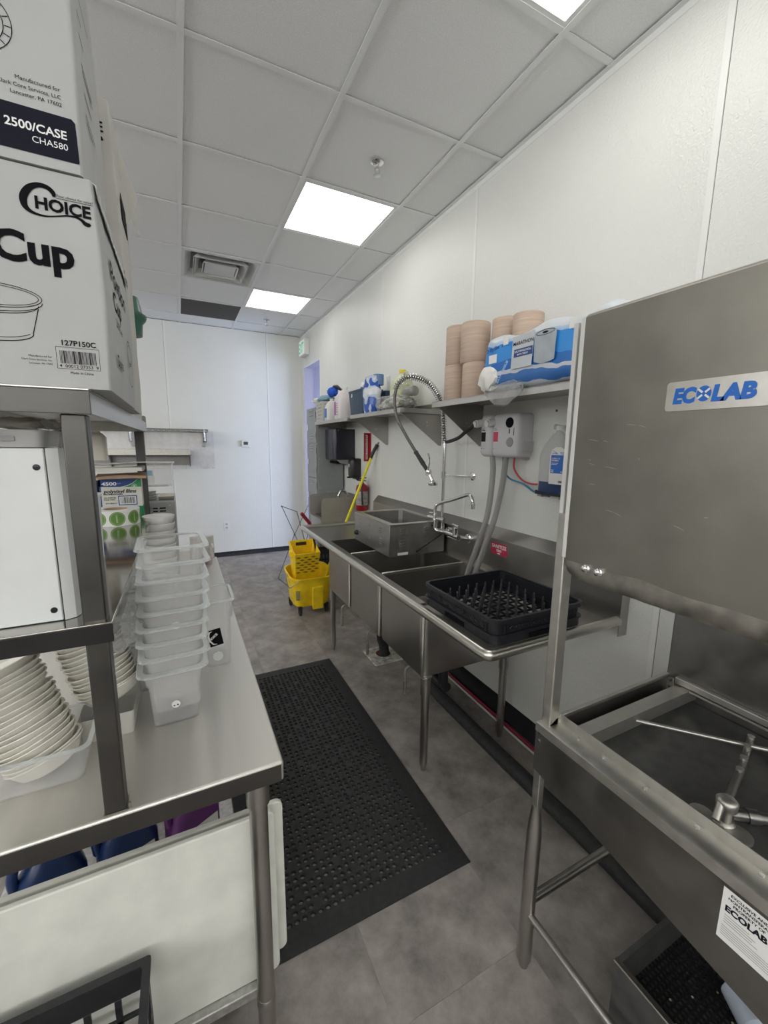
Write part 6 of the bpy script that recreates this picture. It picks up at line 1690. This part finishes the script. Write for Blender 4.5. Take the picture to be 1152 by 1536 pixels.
# corner posts and back panel
build(MB().box(.846, .880, DY1-.030, DY1-.002, .80, 1.392), 'corner_post', steel_w, t, bevel=.003)
build(MB().box(.846, .880, DY0+.002, DY0+.030, .80, 1.392), 'corner_post', steel_w, t, bevel=.003)
for y in (DY1-.030, DY0+.002):
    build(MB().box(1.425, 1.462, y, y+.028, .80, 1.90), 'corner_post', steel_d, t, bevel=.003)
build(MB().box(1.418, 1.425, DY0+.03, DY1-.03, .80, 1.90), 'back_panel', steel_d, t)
build(MB().box(1.40, 1.418, DY0+.03, DY1-.04, .80, .822), 'back_flange', steel_w, t, bevel=.003)
wp = M('guide_white', (.66, .655, .64), .45, var=.06, vs=8)
for y, s_ in ((DY1-.006, 1), (DY0+.006, -1)):
    build(MB().box(.850, .862, y-.006, y+.006, 1.385, 1.842), 'guide_strip', wp, t, bevel=.0015)
    build(MB().box(.864, .878, y-.016, y-.007, 1.392, 1.838), 'guide_channel', M('guide_green_grey', (.30, .32, .27), .5) if 'guide_green_grey' not in bpy.data.materials else bpy.data.materials['guide_green_grey'], t)
# hood (the raised door): front, two ends, top; open below
H0, H1, HX0, HX1, HY0, HY1 = 1.236, 1.849, .838, 1.405, .065, .681
hd = MB()
pf = [(HX0+.010, H0+.002), (HX0+.003, H0+.014), (HX0, H0+.035), (HX0, H1-.006), (HX0+.006, H1), (HX0+.010, H1), (HX0+.004, H1-.008), (HX0+.004, H0+.036), (HX0+.007, H0+.016), (HX0+.013, H0+.005)]
rings = []
n_ = 40
for k in range(n_+1):
    y = HY0+(HY1-HY0)*k/n_
    wv = .0022*noise.noise(Vector((y*26, 3, 1)))
    cor = .016*max(0, 1-abs(HY1-y)/.035)**2
    rings.append([Vector((x, y, z+(wv+cor if z < H0+.02 else 0))) for x, z in pf])
hood = build(hd.loft(rings), 'hood', hood_m, t, ang=45)
for y in (HY0, HY1-.003):
    build(MB().box(HX0+.004, HX1, y, y+.003, H0+.03, H1-.002), 'hood_side', hood_m, hood)
build(MB().box(HX0+.006, HX1, HY0+.001, HY1-.001, H1-.003, H1+.001), 'hood_top', steel_w, hood)
build(MB().box(.838, .852, HY1+.0005, HY1+.0125, 1.285, 1.845), 'guide_strip', wp, hood, bevel=.0015)
for y, z in ((.622, 1.2745), (.589, 1.2745)):
    build(MB().lathe([(0, 0), (.011, 0), (.011, .002), (.0085, .0025), (.0085, .008), (.006, .010), (0, .011)], (HX0-.0003, y, z), 6, (Y, Z, -X)), 'bolt_or_hole_dot', chrome, hood)
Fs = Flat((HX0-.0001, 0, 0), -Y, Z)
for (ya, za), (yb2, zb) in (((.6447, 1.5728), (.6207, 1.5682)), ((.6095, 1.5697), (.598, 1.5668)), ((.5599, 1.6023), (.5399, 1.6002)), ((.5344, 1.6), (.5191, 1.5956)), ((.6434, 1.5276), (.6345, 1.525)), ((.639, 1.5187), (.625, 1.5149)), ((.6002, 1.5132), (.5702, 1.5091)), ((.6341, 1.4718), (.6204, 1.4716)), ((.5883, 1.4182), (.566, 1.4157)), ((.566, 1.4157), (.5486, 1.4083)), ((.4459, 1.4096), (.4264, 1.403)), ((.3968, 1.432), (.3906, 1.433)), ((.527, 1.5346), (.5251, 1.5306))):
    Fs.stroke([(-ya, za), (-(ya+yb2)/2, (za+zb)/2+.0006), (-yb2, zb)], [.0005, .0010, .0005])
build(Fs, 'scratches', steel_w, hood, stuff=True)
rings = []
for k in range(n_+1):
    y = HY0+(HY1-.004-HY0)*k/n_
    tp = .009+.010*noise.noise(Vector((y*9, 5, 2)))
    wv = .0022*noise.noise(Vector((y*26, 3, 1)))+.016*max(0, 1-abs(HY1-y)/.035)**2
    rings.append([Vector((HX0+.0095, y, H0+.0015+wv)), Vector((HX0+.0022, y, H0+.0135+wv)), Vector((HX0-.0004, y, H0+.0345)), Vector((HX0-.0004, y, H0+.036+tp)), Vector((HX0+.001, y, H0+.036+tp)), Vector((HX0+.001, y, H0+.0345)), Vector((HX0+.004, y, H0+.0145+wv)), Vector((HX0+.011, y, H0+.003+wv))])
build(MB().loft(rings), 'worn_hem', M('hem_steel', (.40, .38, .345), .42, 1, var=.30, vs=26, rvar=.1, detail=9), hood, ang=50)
# name plate
F_ = (HX0-.0022)
rings = [[Vector((xx, p.x, p.y)) for p in rr(.404, 1.650, .082, .0265, .006, 0, 4)] for xx in (HX0-.0002, HX0-.0022)]
pl = build(MB().loft(rings), 'name_plate', M('plate_alu', (.62, .60, .56), .4, .9, var=.06, vs=40), hood)
text('lettering', 'EC', (F_, .4730, 1.638), -Y, Z, eco_blue, pl, width=.0385, height=.026, align='LEFT', bold=.06, shear=.12)
text('lettering', 'LAB', (F_, .4105, 1.638), -Y, Z, eco_blue, pl, width=.0640, height=.026, align='LEFT', bold=.06, shear=.12)
Fq = Flat((F_-.0002, .4225, 1.651), -Y, Z)
Fq.disc(0, 0, .0118, .0135, 24)
build(Fq, 'emblem', eco_blue, pl)
Fq = Flat((F_-.0007, .4225, 1.651), -Y, Z)
Fq.stroke([(-.009, .008), (-.002, .002)], .0035).stroke([(.009, -.008), (.002, -.002)], .0035).stroke([(-.009, -.008), (-.002, -.002)], .0035).stroke([(.009, .008), (.002, .002)], .0035)
build(Fq, 'emblem_rays', label_w, pl, stuff=True)
text('lettering', '®', (F_, .3325, 1.668), -Y, Z, grey_p, pl, width=.006, align='LEFT')
# ownership label on the tank front
lx = DX0-.0006
F = Flat((lx, 0, 0), -Y, Z)
F.rect(-.281, -.185, .676, .782)
lbl = build(F, 'ownership_label', label_w, t)
for k, (s_, w_, y_) in enumerate((('EXCLUSIVE AND', .053, .269), ('NONTRANSFERABLE', .066, .272), ('PROPERTY OF', .045, .264))):
    text('lettering', s_, (lx-.0003, y_, .7715-.0085*k), -Y, Z, ink, lbl, width=w_, align='LEFT', bold=.025)
text('lettering', 'ECOLAB', (lx-.0003, .2745, .7385), -Y, Z, inkblue, lbl, width=.060, align='LEFT', bold=.05)
Fq = Flat((lx-.0003, 0, 0), -Y, Z)
for k, (w1, w2) in enumerate(((.274, .238), (.274, .229), (.274, .233), (.274, .225))): Fq.rect(-w1, -w2, .7295-.005*k, .7308-.005*k)
for k in range(5): Fq.rect(-.276, -.192, .7055-.0045*k, .7067-.0045*k)
build(Fq, 'print', grey_p, lbl, stuff=True)
# legs and stretchers
for x in (.842, 1.44):
    for y in (DY1-.012, DY0+.02):
        lg = build(MB().box(x-.010, x+.010, y-.012, y+.010, .46, .80), 'leg', steel_w, t, bevel=.002)
        build(MB().tube([(x, y, .03), (x, y, .46), (x, y, .50), (x, y, .56)], [.0205, .0205, .018, .012], 16), 'leg_tube', steel, lg)
        build(MB().lathe([(0, 0), (.012, 0), (.014, .012), (.019, .03), (.019, .04)], (x, y, 0), 14), 'foot', steel, lg)
        build(MB().lathe([(0, 0), (.006, 0), (.005, .003), (0, .004)], (x-.010, y-.001, .765), 8, (Y, Z, -X)).lathe([(0, 0), (.006, 0), (.005, .003), (0, .004)], (x-.010, y-.001, .79), 8, (Y, Z, -X)), 'bolt_or_hole_dot', chrome, lg, stuff=True)
build(MB().cyl((.842, DY1-.012, .235), (1.44, DY1-.012, .235), .0135, 12), 'stretcher', steel, t)
build(MB().cyl((.842, DY0+.02, .235), (1.44, DY0+.02, .235), .0135, 12), 'stretcher', steel, t)
build(MB().cyl((.837, DY1-.012, .20), (.837, DY0+.02, .20), .0105, 12), 'stretcher', steel, t)
build(MB().cyl((1.44, DY1-.012, .20), (1.44, DY0+.02, .20), .0105, 12), 'stretcher', steel, t)
build(MB().tube(catmull([(1.16, .50, .655), (1.15, .50, .50), (1.135, .50, .44), (1.118, .502, .40)], 6), .018, 12), 'drain_stub', rubber, t)
build(MB().cyl((1.115, .502, .40), (1.10, .505, .36), .019, 14), 'drain_sleeve', steel_w, t)

t = thing('scrap_tray', 'open steel scrap accumulator box with dark mesh floor under the machine', 'tray', (1.08, .25, 0))
tx0, tx1, ty0, ty1, tz = .890, 1.28, .06, .482, .30
build(MB().loft([rr((tx0+tx1)/2, (ty0+ty1)/2, (tx1-tx0)/2, (ty1-ty0)/2, .006, .002, 2), rr((tx0+tx1)/2, (ty0+ty1)/2, (tx1-tx0)/2, (ty1-ty0)/2, .006, tz, 2), rr((tx0+tx1)/2, (ty0+ty1)/2, (tx1-tx0)/2-.012, (ty1-ty0)/2-.012, .004, tz, 2), rr((tx0+tx1)/2, (ty0+ty1)/2, (tx1-tx0)/2-.012, (ty1-ty0)/2-.012, .004, .21, 2)]), 'box_body', M('tray_dark', (.12, .12, .118), .5, .6, var=.2, vs=20), t)
build(MB().box(tx0-.002, tx0+.012, ty0, ty1, tz-.001, tz+.004), 'front_rim', alu, t, bevel=.0015)
g = MB()
for k in range(30): g.box(tx0+.014, tx1-.014, ty0+.014+k*.0132, ty0+.018+k*.0132, .211, .214)
for k in range(28): g.box(tx0+.015+k*.0132, tx0+.019+k*.0132, ty0+.014, ty1-.014, .2112, .2145)
build(g, 'mesh_floor', M('mesh_black', (.015, .015, .017), .5, .3), t, stuff=True)
g = MB()
r_ = random.Random(11)
for k in range(26):
    x, y = r_.uniform(tx0+.05, tx1-.05), r_.uniform(ty0+.04, ty1-.05)
    s_ = r_.uniform(.002, .0045)
    g.lathe([(0, .2146), (s_, .2150), (s_*.7, .2146+s_*.8), (0, .2146+s_)], (x, y, 0), 6)
build(g, 'food_crumbs', M('crumbs', (.45, .43, .38), .8), t, stuff=True)
m = MB().tube([(1.10, .275, .248), (1.10, .275, .25), (1.135, .335, .252), (1.137, .338, .252)], [.026, .033, .029, .018], 18)
single(m, 'plastic_cup', M('cup_pale_blue', (.42, .47, .55), .35), 'pale blue plastic cup lying in the scrap box at the bottom right', 'cup')
